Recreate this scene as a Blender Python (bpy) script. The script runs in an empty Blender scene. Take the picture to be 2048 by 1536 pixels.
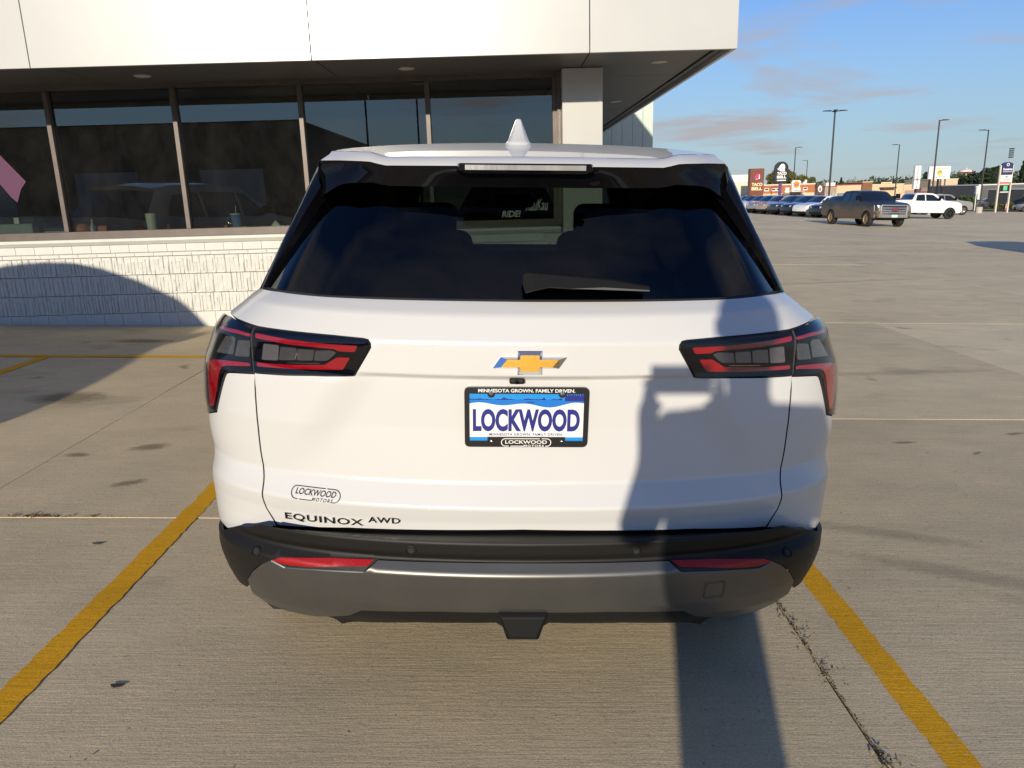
import bpy, bmesh, math, random, bisect
from mathutils import Vector, Matrix
from mathutils.geometry import delaunay_2d_cdt
R = math.radians
random.seed(7)
scene = bpy.context.scene
col = scene.collection

# ------------------------------------------------------------------ camera
K = 0.035                      # cross fall of the lot (falls to the right)
TH = math.atan(K)
CAM_H, PITCH, YAW, ROLL = 1.54, R(14.15), R(0.14), R(1.62)
cd = bpy.data.cameras.new('camera'); cam = bpy.data.objects.new('camera', cd); col.objects.link(cam)
fw = Vector((math.sin(YAW)*math.cos(PITCH), math.cos(YAW)*math.cos(PITCH), -math.sin(PITCH)))
rt = Vector((math.cos(YAW), -math.sin(YAW), 0)); up = rt.cross(fw)
r2 = rt*math.cos(ROLL) - up*math.sin(ROLL); u2 = rt*math.sin(ROLL) + up*math.cos(ROLL)
m = Matrix((r2, u2, -fw)).transposed().to_4x4(); m.translation = Vector((0, 0, CAM_H))
cam.matrix_world = m
cd.sensor_width = 36; cd.lens = 36*1500/2048; cd.clip_start = .01; cd.clip_end = 3000
scene.camera = cam

# ------------------------------------------------------------------ world, sun, exposure
SUN_AZ, SUN_EL = R(11.5), R(13.5)       # light travels towards +y, a little towards +x
SUN_E, SKY_S = 5.0, 0.15
w = bpy.data.worlds.new('World'); scene.world = w; w.use_nodes = True
nt = w.node_tree; N = nt.nodes; L = nt.links
for n in list(N): N.remove(n)
out = N.new('ShaderNodeOutputWorld'); bg = N.new('ShaderNodeBackground'); sky = N.new('ShaderNodeTexSky')
sky.sky_type = 'NISHITA'; sky.sun_disc = False; sky.sun_elevation = SUN_EL; sky.sun_rotation = math.pi + SUN_AZ
sky.altitude = 200; sky.air_density = 1.15; sky.dust_density = .0; sky.ozone_density = 3.2
tc = N.new('ShaderNodeTexCoord'); sx = N.new('ShaderNodeSeparateXYZ'); L.new(tc.outputs['Generated'], sx.inputs[0])
def mth(op, a, b=None, c=None):
    n = N.new('ShaderNodeMath'); n.operation = op
    for i, v in enumerate((a, b, c)):
        if v is None: continue
        if isinstance(v, (int, float)): n.inputs[i].default_value = v
        else: L.new(v, n.inputs[i])
    return n.outputs[0]
zz = mth('MAXIMUM', mth('ADD', sx.outputs['Z'], .07), .02)
px = mth('DIVIDE', sx.outputs['X'], zz); py = mth('DIVIDE', sx.outputs['Y'], zz)
cx = N.new('ShaderNodeCombineXYZ'); L.new(px, cx.inputs[0]); L.new(py, cx.inputs[1]); cx.inputs[2].default_value = 3.7
n1 = N.new('ShaderNodeTexNoise'); n1.inputs['Scale'].default_value = .62; n1.inputs['Detail'].default_value = 9; n1.inputs['Roughness'].default_value = .56
n1.inputs['Distortion'].default_value = .35
L.new(cx.outputs[0], n1.inputs['Vector'])
cr = N.new('ShaderNodeValToRGB'); L.new(n1.outputs['Fac'], cr.inputs[0])
cr.color_ramp.elements[0].position = .53; cr.color_ramp.elements[0].color = (0, 0, 0, 1)
cr.color_ramp.elements[1].position = .655; cr.color_ramp.elements[1].color = (.88, .88, .88, 1)
fade = N.new('ShaderNodeMapRange'); L.new(sx.outputs['Z'], fade.inputs[0]); fade.inputs[1].default_value = 0; fade.inputs[2].default_value = .05
cf = mth('MULTIPLY', cr.outputs[0], fade.outputs[0])
mx = N.new('ShaderNodeMix'); mx.data_type = 'RGBA'; L.new(cf, mx.inputs['Factor'])
hs = N.new('ShaderNodeHueSaturation'); hs.inputs['Saturation'].default_value = 1.12; hs.inputs['Value'].default_value = 1.0
tn = N.new('ShaderNodeMix'); tn.data_type = 'RGBA'; tn.blend_type = 'MULTIPLY'; tn.inputs['Factor'].default_value = 1; tn.inputs['B'].default_value = (.70, .71, .98, 1)
L.new(sky.outputs[0], hs.inputs['Color']); L.new(hs.outputs[0], tn.inputs['A']); 
hz = N.new('ShaderNodeMapRange'); hz.interpolation_type = 'SMOOTHSTEP'; L.new(sx.outputs['Z'], hz.inputs[0]); hz.inputs[1].default_value = -.02; hz.inputs[2].default_value = .30; hz.inputs[3].default_value = .74; hz.inputs[4].default_value = 0
hm = N.new('ShaderNodeMix'); hm.data_type = 'RGBA'; L.new(hz.outputs[0], hm.inputs['Factor']); L.new(tn.outputs['Result'], hm.inputs['A']); hm.inputs['B'].default_value = (1.95, 3.05, 3.85, 1)   # horizon haze
L.new(hm.outputs['Result'], mx.inputs['A'])
mx.inputs['B'].default_value = (3.05, 2.88, 2.98, 1)
L.new(mx.outputs['Result'], bg.inputs[0]); bg.inputs[1].default_value = SKY_S; L.new(bg.outputs[0], out.inputs[0])

sl = bpy.data.lights.new('sun', 'SUN'); so = bpy.data.objects.new('sun', sl); col.objects.link(so)
sl.energy = SUN_E; sl.angle = R(.7); sl.color = (1.0, .895, .715)
d = Vector((math.sin(SUN_AZ)*math.cos(SUN_EL), math.cos(SUN_AZ)*math.cos(SUN_EL), -math.sin(SUN_EL)))
so.rotation_euler = d.to_track_quat('-Z', 'Y').to_euler()
scene.view_settings.view_transform = 'Standard'; scene.view_settings.look = 'None'
scene.view_settings.exposure = 0.0; scene.view_settings.gamma = 1.0
scene.view_settings.use_curve_mapping = False
scene.render.engine = 'CYCLES'
scene.cycles.max_bounces = 10; scene.cycles.transparent_max_bounces = 16; scene.cycles.use_denoising = True
scene.cycles.caustics_reflective = True; scene.cycles.blur_glossy = .6

# ------------------------------------------------------------------ helpers
def tag(o, label, cat, group=None):
    o['label'] = label; o['category'] = cat
    if group: o['group'] = group
    return o
def link(o, parent=None):
    col.objects.link(o)
    if parent is not None: o.parent = parent
    return o
def empty(name, loc=(0, 0, 0), rot=(0, 0, 0), parent=None):
    o = bpy.data.objects.new(name, None); o.empty_display_size = .1
    o.location = loc; o.rotation_euler = rot
    return link(o, parent)
def finish(me, mat, smooth):
    if mat is not None: me.materials.append(mat)
    if smooth is not None:
        for p in me.polygons: p.use_smooth = True
        if smooth < 3: me.set_sharp_from_angle(angle=smooth)
    me.update()
def mesh(name, verts, faces, mat=None, parent=None, smooth=None, loc=None, rot=None):
    me = bpy.data.meshes.new(name); me.from_pydata([tuple(v) for v in verts], [], [tuple(f) for f in faces])
    finish(me, mat, smooth)
    o = bpy.data.objects.new(name, me)
    if loc: o.location = loc
    if rot: o.rotation_euler = rot
    return link(o, parent)
def share(name, me, parent=None, loc=None, rot=None, mat=None, scale=None):
    o = bpy.data.objects.new(name, me)
    if loc: o.location = loc
    if rot: o.rotation_euler = rot
    if scale: o.scale = scale
    link(o, parent)
    if mat is not None:
        o.material_slots[0].link = 'OBJECT'; o.material_slots[0].material = mat
    return o
class MB:
    def __init__(s): s.v = []; s.f = []
    def add(s, v, f):
        n = len(s.v); s.v += [tuple(a) for a in v]; s.f += [tuple(i+n for i in a) for a in f]; return s
    def box(s, x0, x1, y0, y1, z0, z1):
        return s.add([(x0,y0,z0),(x1,y0,z0),(x1,y1,z0),(x0,y1,z0),(x0,y0,z1),(x1,y0,z1),(x1,y1,z1),(x0,y1,z1)],
                     [(0,3,2,1),(4,5,6,7),(0,1,5,4),(1,2,6,5),(2,3,7,6),(3,0,4,7)])
    def tube(s, p0, p1, r0, r1=None, n=10, cap=True):
        r1 = r0 if r1 is None else r1
        a = Vector(p0); b = Vector(p1); dd = (b-a).normalized()
        u = dd.orthogonal().normalized(); v = dd.cross(u)
        vs = [a+(u*math.cos(t)+v*math.sin(t))*r0 for t in [2*math.pi*i/n for i in range(n)]]
        vs += [b+(u*math.cos(t)+v*math.sin(t))*r1 for t in [2*math.pi*i/n for i in range(n)]]
        fs = [(i, (i+1) % n, n+(i+1) % n, n+i) for i in range(n)]
        if cap: fs += [tuple(range(n))[::-1], tuple(range(n, 2*n))]
        return s.add(vs, fs)
    def lathe(s, prof, c=(0, 0, 0), axis='Z', n=24):
        vs = []; fs = []
        for (r, h) in prof:
            for i in range(n):
                t = 2*math.pi*i/n; p = (r*math.cos(t), r*math.sin(t), h)
                if axis == 'X': p = (h, r*math.cos(t), r*math.sin(t))
                if axis == 'Y': p = (r*math.cos(t), h, -r*math.sin(t))
                vs.append((p[0]+c[0], p[1]+c[1], p[2]+c[2]))
        for j in range(len(prof)-1):
            for i in range(n): fs.append((j*n+i, j*n+(i+1) % n, (j+1)*n+(i+1) % n, (j+1)*n+i))
        return s.add(vs, fs)
    def prism(s, poly, y0, y1):           # poly in (x,z), extruded along y
        n = len(poly)
        a = sum(poly[i][0]*poly[(i+1) % n][1]-poly[(i+1) % n][0]*poly[i][1] for i in range(n))
        if a < 0: poly = poly[::-1]
        vs = [(x, y0, z) for x, z in poly]+[(x, y1, z) for x, z in poly]
        fs = [tuple(range(n)), tuple(range(n, 2*n))[::-1]]+[((i+1) % n, i, n+i, n+(i+1) % n) for i in range(n)]
        return s.add(vs, fs)
    def obj(s, name, mat=None, parent=None, smooth=None, loc=None, rot=None, bevel=0, seg=2):
        o = mesh(name, s.v, s.f, mat, parent, smooth, loc, rot)
        if bevel:
            b = o.modifiers.new('bevel', 'BEVEL'); b.width = bevel; b.segments = seg; b.limit_method = 'ANGLE'; b.angle_limit = R(40)
            b.harden_normals = False
        return o

# ------------------------------------------------------------------ materials
MATS = {}
def mat(name, base=(.5, .5, .5), rough=.5, metal=0., coat=0., spec=.5, noise=None, bump=None, emit=None, coat_r=.03, trans=0.):
    """noise=(scale, amount, detail[, stretch xyz]) varies the colour; bump=(scale, strength, distance[, stretch])"""
    if name in MATS: return MATS[name]
    mm = bpy.data.materials.new(name); mm.use_nodes = True; MATS[name] = mm
    nt = mm.node_tree; b = nt.nodes['Principled BSDF']
    b.inputs['Base Color'].default_value = (*base, 1); b.inputs['Roughness'].default_value = rough
    b.inputs['Metallic'].default_value = metal; b.inputs['Coat Weight'].default_value = coat; b.inputs['Coat Roughness'].default_value = coat_r
    b.inputs['Specular IOR Level'].default_value = spec; b.inputs['Transmission Weight'].default_value = trans
    tcn = None
    def coords(stretch):
        nonlocal tcn
        if tcn is None: tcn = nt.nodes.new('ShaderNodeTexCoord')
        mp = nt.nodes.new('ShaderNodeMapping'); nt.links.new(tcn.outputs['Object'], mp.inputs[0]); mp.inputs['Scale'].default_value = stretch
        return mp.outputs[0]
    if noise:
        n = nt.nodes.new('ShaderNodeTexNoise'); n.inputs['Scale'].default_value = noise[0]; n.inputs['Detail'].default_value = noise[2]
        nt.links.new(coords(noise[3] if len(noise) > 3 else (1, 1, 1)), n.inputs['Vector'])
        r = nt.nodes.new('ShaderNodeMapRange'); r.inputs[1].default_value = .3; r.inputs[2].default_value = .7
        r.inputs[3].default_value = 1-noise[1]; r.inputs[4].default_value = 1+noise[1]
        nt.links.new(n.outputs['Fac'], r.inputs[0])
        mu = nt.nodes.new('ShaderNodeMix'); mu.data_type = 'RGBA'; mu.blend_type = 'MULTIPLY'; mu.inputs['Factor'].default_value = 1
        mu.inputs['A'].default_value = (*base, 1); nt.links.new(r.outputs[0], mu.inputs['B']); nt.links.new(mu.outputs['Result'], b.inputs['Base Color'])
    if bump:
        n = nt.nodes.new('ShaderNodeTexNoise'); n.inputs['Scale'].default_value = bump[0]; n.inputs['Detail'].default_value = 3
        nt.links.new(coords(bump[3] if len(bump) > 3 else (1, 1, 1)), n.inputs['Vector'])
        bb = nt.nodes.new('ShaderNodeBump'); bb.inputs['Strength'].default_value = bump[1]; bb.inputs['Distance'].default_value = bump[2]
        nt.links.new(n.outputs['Fac'], bb.inputs['Height']); nt.links.new(bb.outputs[0], b.inputs['Normal'])
    if emit:
        b.inputs['Emission Color'].default_value = (*emit[0], 1); b.inputs['Emission Strength'].default_value = emit[1]
    return mm
def glass(name, tint, ior=1.5, rough=0., dirt=0., dirt_col=(.25, .22, .18)):
    if name in MATS: return MATS[name]
    mm = bpy.data.materials.new(name); mm.use_nodes = True; MATS[name] = mm
    nt = mm.node_tree; nn = nt.nodes; l = nt.links
    for x in list(nn): nn.remove(x)
    o = nn.new('ShaderNodeOutputMaterial'); t = nn.new('ShaderNodeBsdfTransparent'); t.inputs[0].default_value = (*tint, 1)
    g = nn.new('ShaderNodeBsdfGlossy'); g.inputs['Roughness'].default_value = rough; g.inputs[0].default_value = (1, 1, 1, 1)
    f = nn.new('ShaderNodeFresnel'); ge = nn.new('ShaderNodeNewGeometry'); mi = nn.new('ShaderNodeMapRange')   # a thin sheet mirrors alike from both sides
    mi.inputs[3].default_value = ior; mi.inputs[4].default_value = 1/ior; l.new(ge.outputs['Backfacing'], mi.inputs[0]); l.new(mi.outputs[0], f.inputs[0])
    s = nn.new('ShaderNodeMixShader'); l.new(f.outputs[0], s.inputs[0])
    if dirt:
        df = nn.new('ShaderNodeBsdfDiffuse'); df.inputs[0].default_value = (*dirt_col, 1)
        tcx = nn.new('ShaderNodeTexCoord'); mp = nn.new('ShaderNodeMapping'); mp.inputs['Scale'].default_value = (2.6, 2.6, 1.7); l.new(tcx.outputs['Object'], mp.inputs[0])
        n = nn.new('ShaderNodeTexNoise'); n.inputs['Scale'].default_value = 1.3; n.inputs['Detail'].default_value = 8; n.inputs['Roughness'].default_value = .7; l.new(mp.outputs[0], n.inputs['Vector'])
        mr = nn.new('ShaderNodeMapRange'); mr.inputs[1].default_value = .4; mr.inputs[2].default_value = .8; mr.inputs[3].default_value = dirt*.25; mr.inputs[4].default_value = dirt
        l.new(n.outputs['Fac'], mr.inputs[0])
        s2 = nn.new('ShaderNodeMixShader'); l.new(mr.outputs[0], s2.inputs[0]); l.new(t.outputs[0], s2.inputs[1]); l.new(df.outputs[0], s2.inputs[2]); l.new(s2.outputs[0], s.inputs[1])
    else: l.new(t.outputs[0], s.inputs[1])
    l.new(g.outputs[0], s.inputs[2]); l.new(s.outputs[0], o.inputs[0])
    return mm

M_white = mat('white_paint', (.565, .56, .55), .30, coat=.6, coat_r=.015)
M_gloss = mat('black_gloss', (.003, .003, .004), .05, spec=.3)
M_plast = mat('black_textured_plastic', (.0085, .008, .0075), .5, spec=.28, bump=(900, .35, .0006), noise=(500, .25, 2))
M_grey = mat('grey_satin_plastic', (.15, .148, .140), .40, metal=.8, noise=(9, .06, 4), bump=(700, .12, .0004))
M_red = mat('red_lens', (.27, .002, .007), .12, coat=1., noise=(60, .05, 2))
M_redref = mat('red_reflector', (.30, .002, .004), .38, bump=(420, .5, .001), noise=(300, .35, 2))
M_chrome = mat('chrome', (.75, .75, .77), .08, metal=1.)
M_dkchrome = mat('dark_chrome', (.30, .30, .30), .18, metal=1.)
M_rubber = mat('tyre_rubber', (.018, .018, .019), .8, noise=(30, .2, 3))
M_dark = mat('dark_trim', (.012, .012, .013), .7)
M_seat = mat('seat_fabric', (.014, .014, .016), .85, bump=(300, .3, .001))
M_rearglass = glass('privacy_glass', (.075, .092, .078), 1.5)
M_sideglass = glass('dark_side_glass', (.012, .014, .014), 1.5)
M_frontglass = glass('windscreen_glass', (.72, .80, .76), 1.5)
M_lampglass = glass('lamp_cover', (.93, .92, .92), 1.38)
M_farglass = mat('far_vehicle_glass', (.010, .013, .016), .04, coat=1.)
# ---- rear body surface of the big car (metres, car frame: x right, y forward, z up)
def _lin(tab,z):
    if z<=tab[0][0]: return tab[0][1]
    for (a,b),(c,d) in zip(tab,tab[1:]):
        if z<=c: return b+(d-b)*(z-a)/(c-a) if c>a else d
    return tab[-1][1]
def _sm(tab,z,r):
    return sum(_lin(tab,z+r*d) for d in (-1,-.6,-.2,.2,.6,1))/6
W_T=[(.50,.91),(.54,.925),(.60,.937),(.64,.940),(.70,.942),(.73,.943),(.78,.930),(.82,.938),(.88,.943),(.96,.937),(1.04,.933),(1.08,.928),(1.12,.913),(1.15,.899),(1.18,.891),(1.21,.857),(1.24,.815),(1.27,.785),(1.31,.72)]
WB_T=[(.36,.885),(.46,.90),(.55,.912),(.61,.903),(.645,.908),(.70,.915)]
G_T=[(.66,.088),(.70,.084),(.745,.070),(.805,.106),(.95,.113),(1.088,.112),(1.093,.095),(1.18,.094),(1.245,.128),(1.268,.165),(1.31,.24)]
GO_T=[(.66,.088),(.70,.084),(.745,.070),(.805,.104),(.95,.085),(1.07,.089),(1.093,.0945),(1.18,.094),(1.245,.128),(1.268,.165),(1.31,.24)]
B_T=[(.36,.12),(.42,.06),(.478,.032),(.55,.010),(.592,.0),(.622,.030),(.630,.027),(.638,.022),(.674,.018),(.70,.05)]
_PW,_PD,_PP=.9,.50,4.6
_tab=[(0.,0.,0.)]
def _mk():
    n=1200;px=py=0.;s=0.
    for i in range(1,n+1):
        f=(math.pi/2)*i/n
        x=_PW*math.sin(f)**(2/_PP); y=_PD*(1-max(math.cos(f),0)**(2/_PP))
        s+=math.hypot(x-px,y-py);_tab.append((s,x/_PW,y));px,py=x,y
    _tab.append((s+3.,1.,_PD+3.))
_mk()
_ks=[t[0] for t in _tab]
def plan(s):
    a=abs(s);i=min(max(bisect.bisect_left(_ks,a),1),len(_ks)-1)
    s0,x0,y0=_tab[i-1];s1,x1,y1=_tab[i];t=(a-s0)/(s1-s0)
    return math.copysign(x0+(x1-x0)*t,s),y0+(y1-y0)*t
def sst(a,b,x):
    t=min(max((x-a)/(b-a),0.),1.);return t*t*(3-2*t)
def surf(s,z,kind='G'):
    X,Yd=plan(s)
    w=_sm(WB_T if kind=='B' else W_T,z,.02)
    x=X*w
    ax=abs(x)
    zz=z-.02*ax*ax
    if kind=='G':
        # scooped plate recess between the lamps: outside it the skin stands prouder
        xb=.43+(1.093-zz)*.62
        m=sst(xb-.075,xb+.075,ax)
        y=_sm(G_T,zz,.004)*(1-m)+_sm(GO_T,zz,.004)*m
    elif kind=='L': y=_sm(GO_T,zz,.01)
    else: y=_sm(B_T,zz,.005)
    return (x,y+.10*X*X+Yd,z)
# ------------------------------------------------------------------ patches cut out of a surface
def in_poly(x, y, p):
    c = False; j = len(p)-1
    for i in range(len(p)):
        if (p[i][1] > y) != (p[j][1] > y) and x < (p[j][0]-p[i][0])*(y-p[i][1])/(p[j][1]-p[i][1])+p[i][0]: c = not c
        j = i
    return c
def seg_d(x, y, p):
    b = 9e9
    for i in range(len(p)):
        ax, ay = p[i]; bx, by = p[(i+1) % len(p)]; dx, dy = bx-ax, by-ay
        t = max(0, min(1, ((x-ax)*dx+(y-ay)*dy)/(dx*dx+dy*dy+1e-12)))
        b = min(b, (x-ax-t*dx)**2+(y-ay-t*dy)**2)
    return math.sqrt(b)
def resample(p, step):
    o = []
    for i in range(len(p)):
        a = p[i]; b = p[(i+1) % len(p)]; n = max(1, int(math.ceil(math.hypot(b[0]-a[0], b[1]-a[1])/step)))
        o += [(a[0]+(b[0]-a[0])*k/n, a[1]+(b[1]-a[1])*k/n) for k in range(n)]
    return o
def round_poly(p, r, n=4):
    """round the corners of a polygon by r (list or number)"""
    o = []; m_ = len(p)
    for i in range(m_):
        rr = r[i] if isinstance(r, (list, tuple)) else r
        a = Vector(p[i-1]); b = Vector(p[i]); c = Vector(p[(i+1) % m_])
        if rr <= 0: o.append(tuple(b)); continue
        d1 = (a-b); d2 = (c-b); q = min(rr, d1.length*.45, d2.length*.45)
        s = b+d1.normalized()*q; e = b+d2.normalized()*q
        for k in range(n+1):
            t = k/n; o.append(tuple(s*(1-t)**2+b*2*t*(1-t)+e*t*t))
    return o
def triangulate(outer, holes=(), pts=()):
    vs = [Vector(p) for p in outer]; ed = [(i, (i+1) % len(outer)) for i in range(len(outer))]
    for h in holes:
        n = len(vs); vs += [Vector(p) for p in h]; ed += [(n+i, n+(i+1) % len(h)) for i in range(len(h))]
    vs += [Vector(p) for p in pts]
    r = delaunay_2d_cdt(vs, ed, [], 0, 1e-6)
    V = [tuple(v) for v in r[0]]; F = []
    for f in r[2]:
        cx_ = sum(V[i][0] for i in f)/3; cy_ = sum(V[i][1] for i in f)/3
        if in_poly(cx_, cy_, outer) and not any(in_poly(cx_, cy_, h) for h in holes): F.append(tuple(f))
    return V, F
def grid_pts(outer, holes, sx_, rows):
    x0 = min(p[0] for p in outer); x1 = max(p[0] for p in outer); o = []
    n = int((x1-x0)/sx_)+1
    for i in range(n+1):
        x = x0+(x1-x0)*i/n
        for y in (rows(x) if callable(rows) else rows):
            if in_poly(x, y, outer) and not any(in_poly(x, y, h) for h in holes):
                if seg_d(x, y, outer) > sx_*.3 and all(seg_d(x, y, h) > sx_*.3 for h in holes): o.append((x, y))
    return o
def patch(name, outline, fn, mat_, parent, step=.02, rows=None, off=0., rim=.006, holes=(), rim_mat=None):
    """cut a panel out of surface fn(a,b)->xyz; rim = depth of its turned-in edge"""
    ol = resample(outline, step); hl = [resample(h, step) for h in holes]
    a0 = min(p[1] for p in ol); a1 = max(p[1] for p in ol)
    if rows is None:
        n = max(1, int((a1-a0)/step)); rows = [a0+(a1-a0)*(i+.5)/n for i in range(n)]
    V, F = triangulate(ol, hl, grid_pts(ol, hl, step, rows))
    def nrm(a, b, e=.0025):
        p = Vector(fn(a+e, b))-Vector(fn(a-e, b)); q = Vector(fn(a, b+e))-Vector(fn(a, b-e))
        return p.cross(q).normalized()
    P = []; NN = []
    for a, b in V:
        n_ = nrm(a, b); NN.append(n_); P.append(Vector(fn(a, b))+n_*off)
    F = [f if (V[f[1]][0]-V[f[0]][0])*(V[f[2]][1]-V[f[0]][1])-(V[f[1]][1]-V[f[0]][1])*(V[f[2]][0]-V[f[0]][0]) > 0 else f[::-1] for f in F]
    verts = list(P); norms = []
    faces = list(F)
    ln = []
    for f in F:
        for i in f: ln.append(NN[i])
    if rim:
        cnt = {}
        for f in F:
            for k in range(3):
                e = (f[k], f[(k+1) % 3]); cnt[e] = cnt.get(e, 0)+1
        for (i, j) in [e for e in cnt if (e[1], e[0]) not in cnt]:
            n0 = len(verts); verts += [P[i], P[j], P[j]-NN[j]*rim, P[i]-NN[i]*rim]
            faces.append((n0+1, n0, n0+3, n0+2))
            fnm = (verts[n0]-verts[n0+1]).cross(verts[n0+2]-verts[n0+1]).normalized()
            fnm = (verts[n0]-verts[n0+1]).cross(verts[n0+3]-verts[n0]).normalized()
            ln += [(NN[j]*.6+fnm*.4).normalized(), (NN[i]*.6+fnm*.4).normalized(), fnm, fnm]
    me = bpy.data.meshes.new(name); me.from_pydata([tuple(v) for v in verts], [], faces)
    for p in me.polygons: p.use_smooth = True
    me.normals_split_custom_set([tuple(v) for v in ln])
    me.materials.append(mat_)
    if rim_mat is not None:
        me.materials.append(rim_mat)
        for p in me.polygons[len(F):]: p.material_index = 1
    o = bpy.data.objects.new(name, me); return link(o, parent)

# ------------------------------------------------------------------ lettering as mesh
_tx = {}
def text_geo(s, bold=0., shear=0., space=1.):
    k_ = (s, bold, shear, space)
    if k_ in _tx: return _tx[k_]
    cu = bpy.data.curves.new('t', 'FONT'); cu.body = s; cu.size = 1; cu.offset = bold; cu.shear = shear; cu.space_character = space; cu.resolution_u = 4
    o = bpy.data.objects.new('t', cu); col.objects.link(o); dg = bpy.context.evaluated_depsgraph_get(); dg.update()
    me = bpy.data.meshes.new_from_object(o.evaluated_get(dg))
    V = [tuple(v.co) for v in me.vertices]; F = [tuple(p.vertices) for p in me.polygons]
    bpy.data.objects.remove(o); bpy.data.meshes.remove(me)
    x0 = min(v[0] for v in V); x1 = max(v[0] for v in V); y0 = min(v[1] for v in V); y1 = max(v[1] for v in V)
    V = [((v[0]-x0)/(x1-x0)-.5, (v[1]-y0)/(y1-y0)-.5) for v in V]
    _tx[k_] = (V, F); return V, F
def lettering(name, s, mat_, parent, fn, w_, h_, cx_=0., cy_=0., bold=.02, shear=0., thick=.001, space=1.):
    """flat letters w_ x h_ centred on (cx_,cy_) in a chart fn(a,b,lift)->xyz"""
    V, F = text_geo(s, bold, shear, space)
    if thick <= 0:
        return mesh(name, [fn(cx_+x*w_, cy_+y*h_, 0) for x, y in V], F, mat_, parent)
    n = len(V)
    vs = [fn(cx_+x*w_, cy_+y*h_, thick) for x, y in V]+[fn(cx_+x*w_, cy_+y*h_, -.0008) for x, y in V]
    cnt = {}
    for f in F:
        for k_ in range(len(f)): cnt[(f[k_], f[(k_+1) % len(f)])] = 1
    fs = list(F)+[(j, i, n+i, n+j) for (i, j) in cnt if (j, i) not in cnt]
    return mesh(name, vs, fs, mat_, parent)
def chart(o, ux, uz):                      # flat chart; lift goes to the side of the viewer
    o = Vector(o); ux = Vector(ux).normalized(); uz = Vector(uz).normalized(); n = ux.cross(uz)
    return lambda a, b, l: tuple(o+ux*a+uz*b+n*l)
# ================================================================== the lot
def concrete(name, base, broom=1., stain=1., detail_bump=1., worn=None):
    mm = bpy.data.materials.new(name); mm.use_nodes = True
    nt = mm.node_tree; nn = nt.nodes; l = nt.links; b = nn['Principled BSDF']
    g = nn.new('ShaderNodeNewGeometry')
    def mp(sc):
        q = nn.new('ShaderNodeMapping'); q.inputs['Scale'].default_value = sc; l.new(g.outputs['Position'], q.inputs[0]); return q.outputs[0]
    def noise(sc, s=1., det=4, ro=.55):
        q = nn.new('ShaderNodeTexNoise'); q.inputs['Scale'].default_value = s; q.inputs['Detail'].default_value = det; q.inputs['Roughness'].default_value = ro
        l.new(mp(sc), q.inputs['Vector']); return q.outputs['Fac']
    def rng(v, a, b_, c, d_):
        q = nn.new('ShaderNodeMapRange'); l.new(v, q.inputs[0])
        for i, x in enumerate((a, b_, c, d_)): q.inputs[i+1].default_value = x
        return q.outputs[0]
    def mul(a, c):
        q = nn.new('ShaderNodeMath'); q.operation = 'MULTIPLY'; l.new(a, q.inputs[0])
        if isinstance(c, (int, float)): q.inputs[1].default_value = c
        else: l.new(c, q.inputs[1])
        return q.outputs[0]
    def add(a, c):
        q = nn.new('ShaderNodeMath'); q.operation = 'ADD'; l.new(a, q.inputs[0]); l.new(c, q.inputs[1]); return q.outputs[0]
    big = noise((.35, .5, .5), 1, 6, .6); mid = noise((2.2, 3.5, 3), 1, 6, .65); fine = noise((160, 160, 160), 1, 3, .7)
    streak = noise((1.6, 70, 70), 1, 5, .7); streak2 = noise((5, 210, 210), 1, 3, .6)
    spots = noise((1.1, 1.7, 1), 1, 3, .5)
    v = rng(big, .3, .7, .90, 1.10); v = mul(v, rng(mid, .3, .7, .90, 1.09)); v = mul(v, rng(fine, .3, .7, .80, 1.22)); v = mul(v, rng(streak, .3, .7, .935, 1.065))
    v = mul(v, rng(spots, .30, .38, 1-.16*stain, 1.))
    sp2 = noise((2.6, 2.6, 1), 1, 2, .4); v = mul(v, rng(sp2, .22, .27, 1-.42*stain, 1.))
    grit = noise((60, 60, 60), 1, 2, .5); v = mul(v, rng(grit, .26, .31, .62, 1.))
    mu = nn.new('ShaderNodeMix'); mu.data_type = 'RGBA'; mu.blend_type = 'MULTIPLY'; mu.inputs['Factor'].default_value = 1
    mu.inputs['A'].default_value = (*base, 1); l.new(v, mu.inputs['B'])
    if worn:                                    # paint rubbed through to the concrete in small chips
        wm = nn.new('ShaderNodeMix'); wm.data_type = 'RGBA'; wm.inputs['A'].default_value = (*base, 1); wm.inputs['B'].default_value = (*worn, 1)
        w1 = rng(noise((34, 60, 34), 1, 5, .7), .62, .70, 0, .85); w2 = rng(noise((3, 5, 3), 1, 4, .6), .38, .62, .25, 1.); l.new(mul(w1, w2), wm.inputs['Factor']); l.new(wm.outputs['Result'], mu.inputs['A'])
    hue = nn.new('ShaderNodeMix'); hue.data_type = 'RGBA'; hue.blend_type = 'MULTIPLY'; l.new(rng(mid, .35, .65, 0, .5), hue.inputs['Factor'])
    l.new(mu.outputs['Result'], hue.inputs['A']); hue.inputs['B'].default_value = (1.0, .965, .90, 1)
    l.new(hue.outputs['Result'], b.inputs['Base Color'])
    b.inputs['Roughness'].default_value = .88; b.inputs['Specular IOR Level'].default_value = .08
    h = add(mul(streak, 1.1*broom), mul(streak2, .55*broom)); h = add(h, mul(fine, .75)); h = add(h, mul(noise((26, 40, 30), 1, 4, .7), 1.0))
    bm_ = nn.new('ShaderNodeBump'); bm_.inputs['Strength'].default_value = .36*detail_bump; bm_.inputs['Distance'].default_value = .0035
    l.new(h, bm_.inputs['Height']); l.new(bm_.outputs[0], b.inputs['Normal'])
    return mm
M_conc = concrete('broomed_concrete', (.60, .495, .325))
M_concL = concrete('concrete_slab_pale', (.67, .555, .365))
M_concD = concrete('concrete_slab_dull', (.575, .475, .315))
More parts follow.
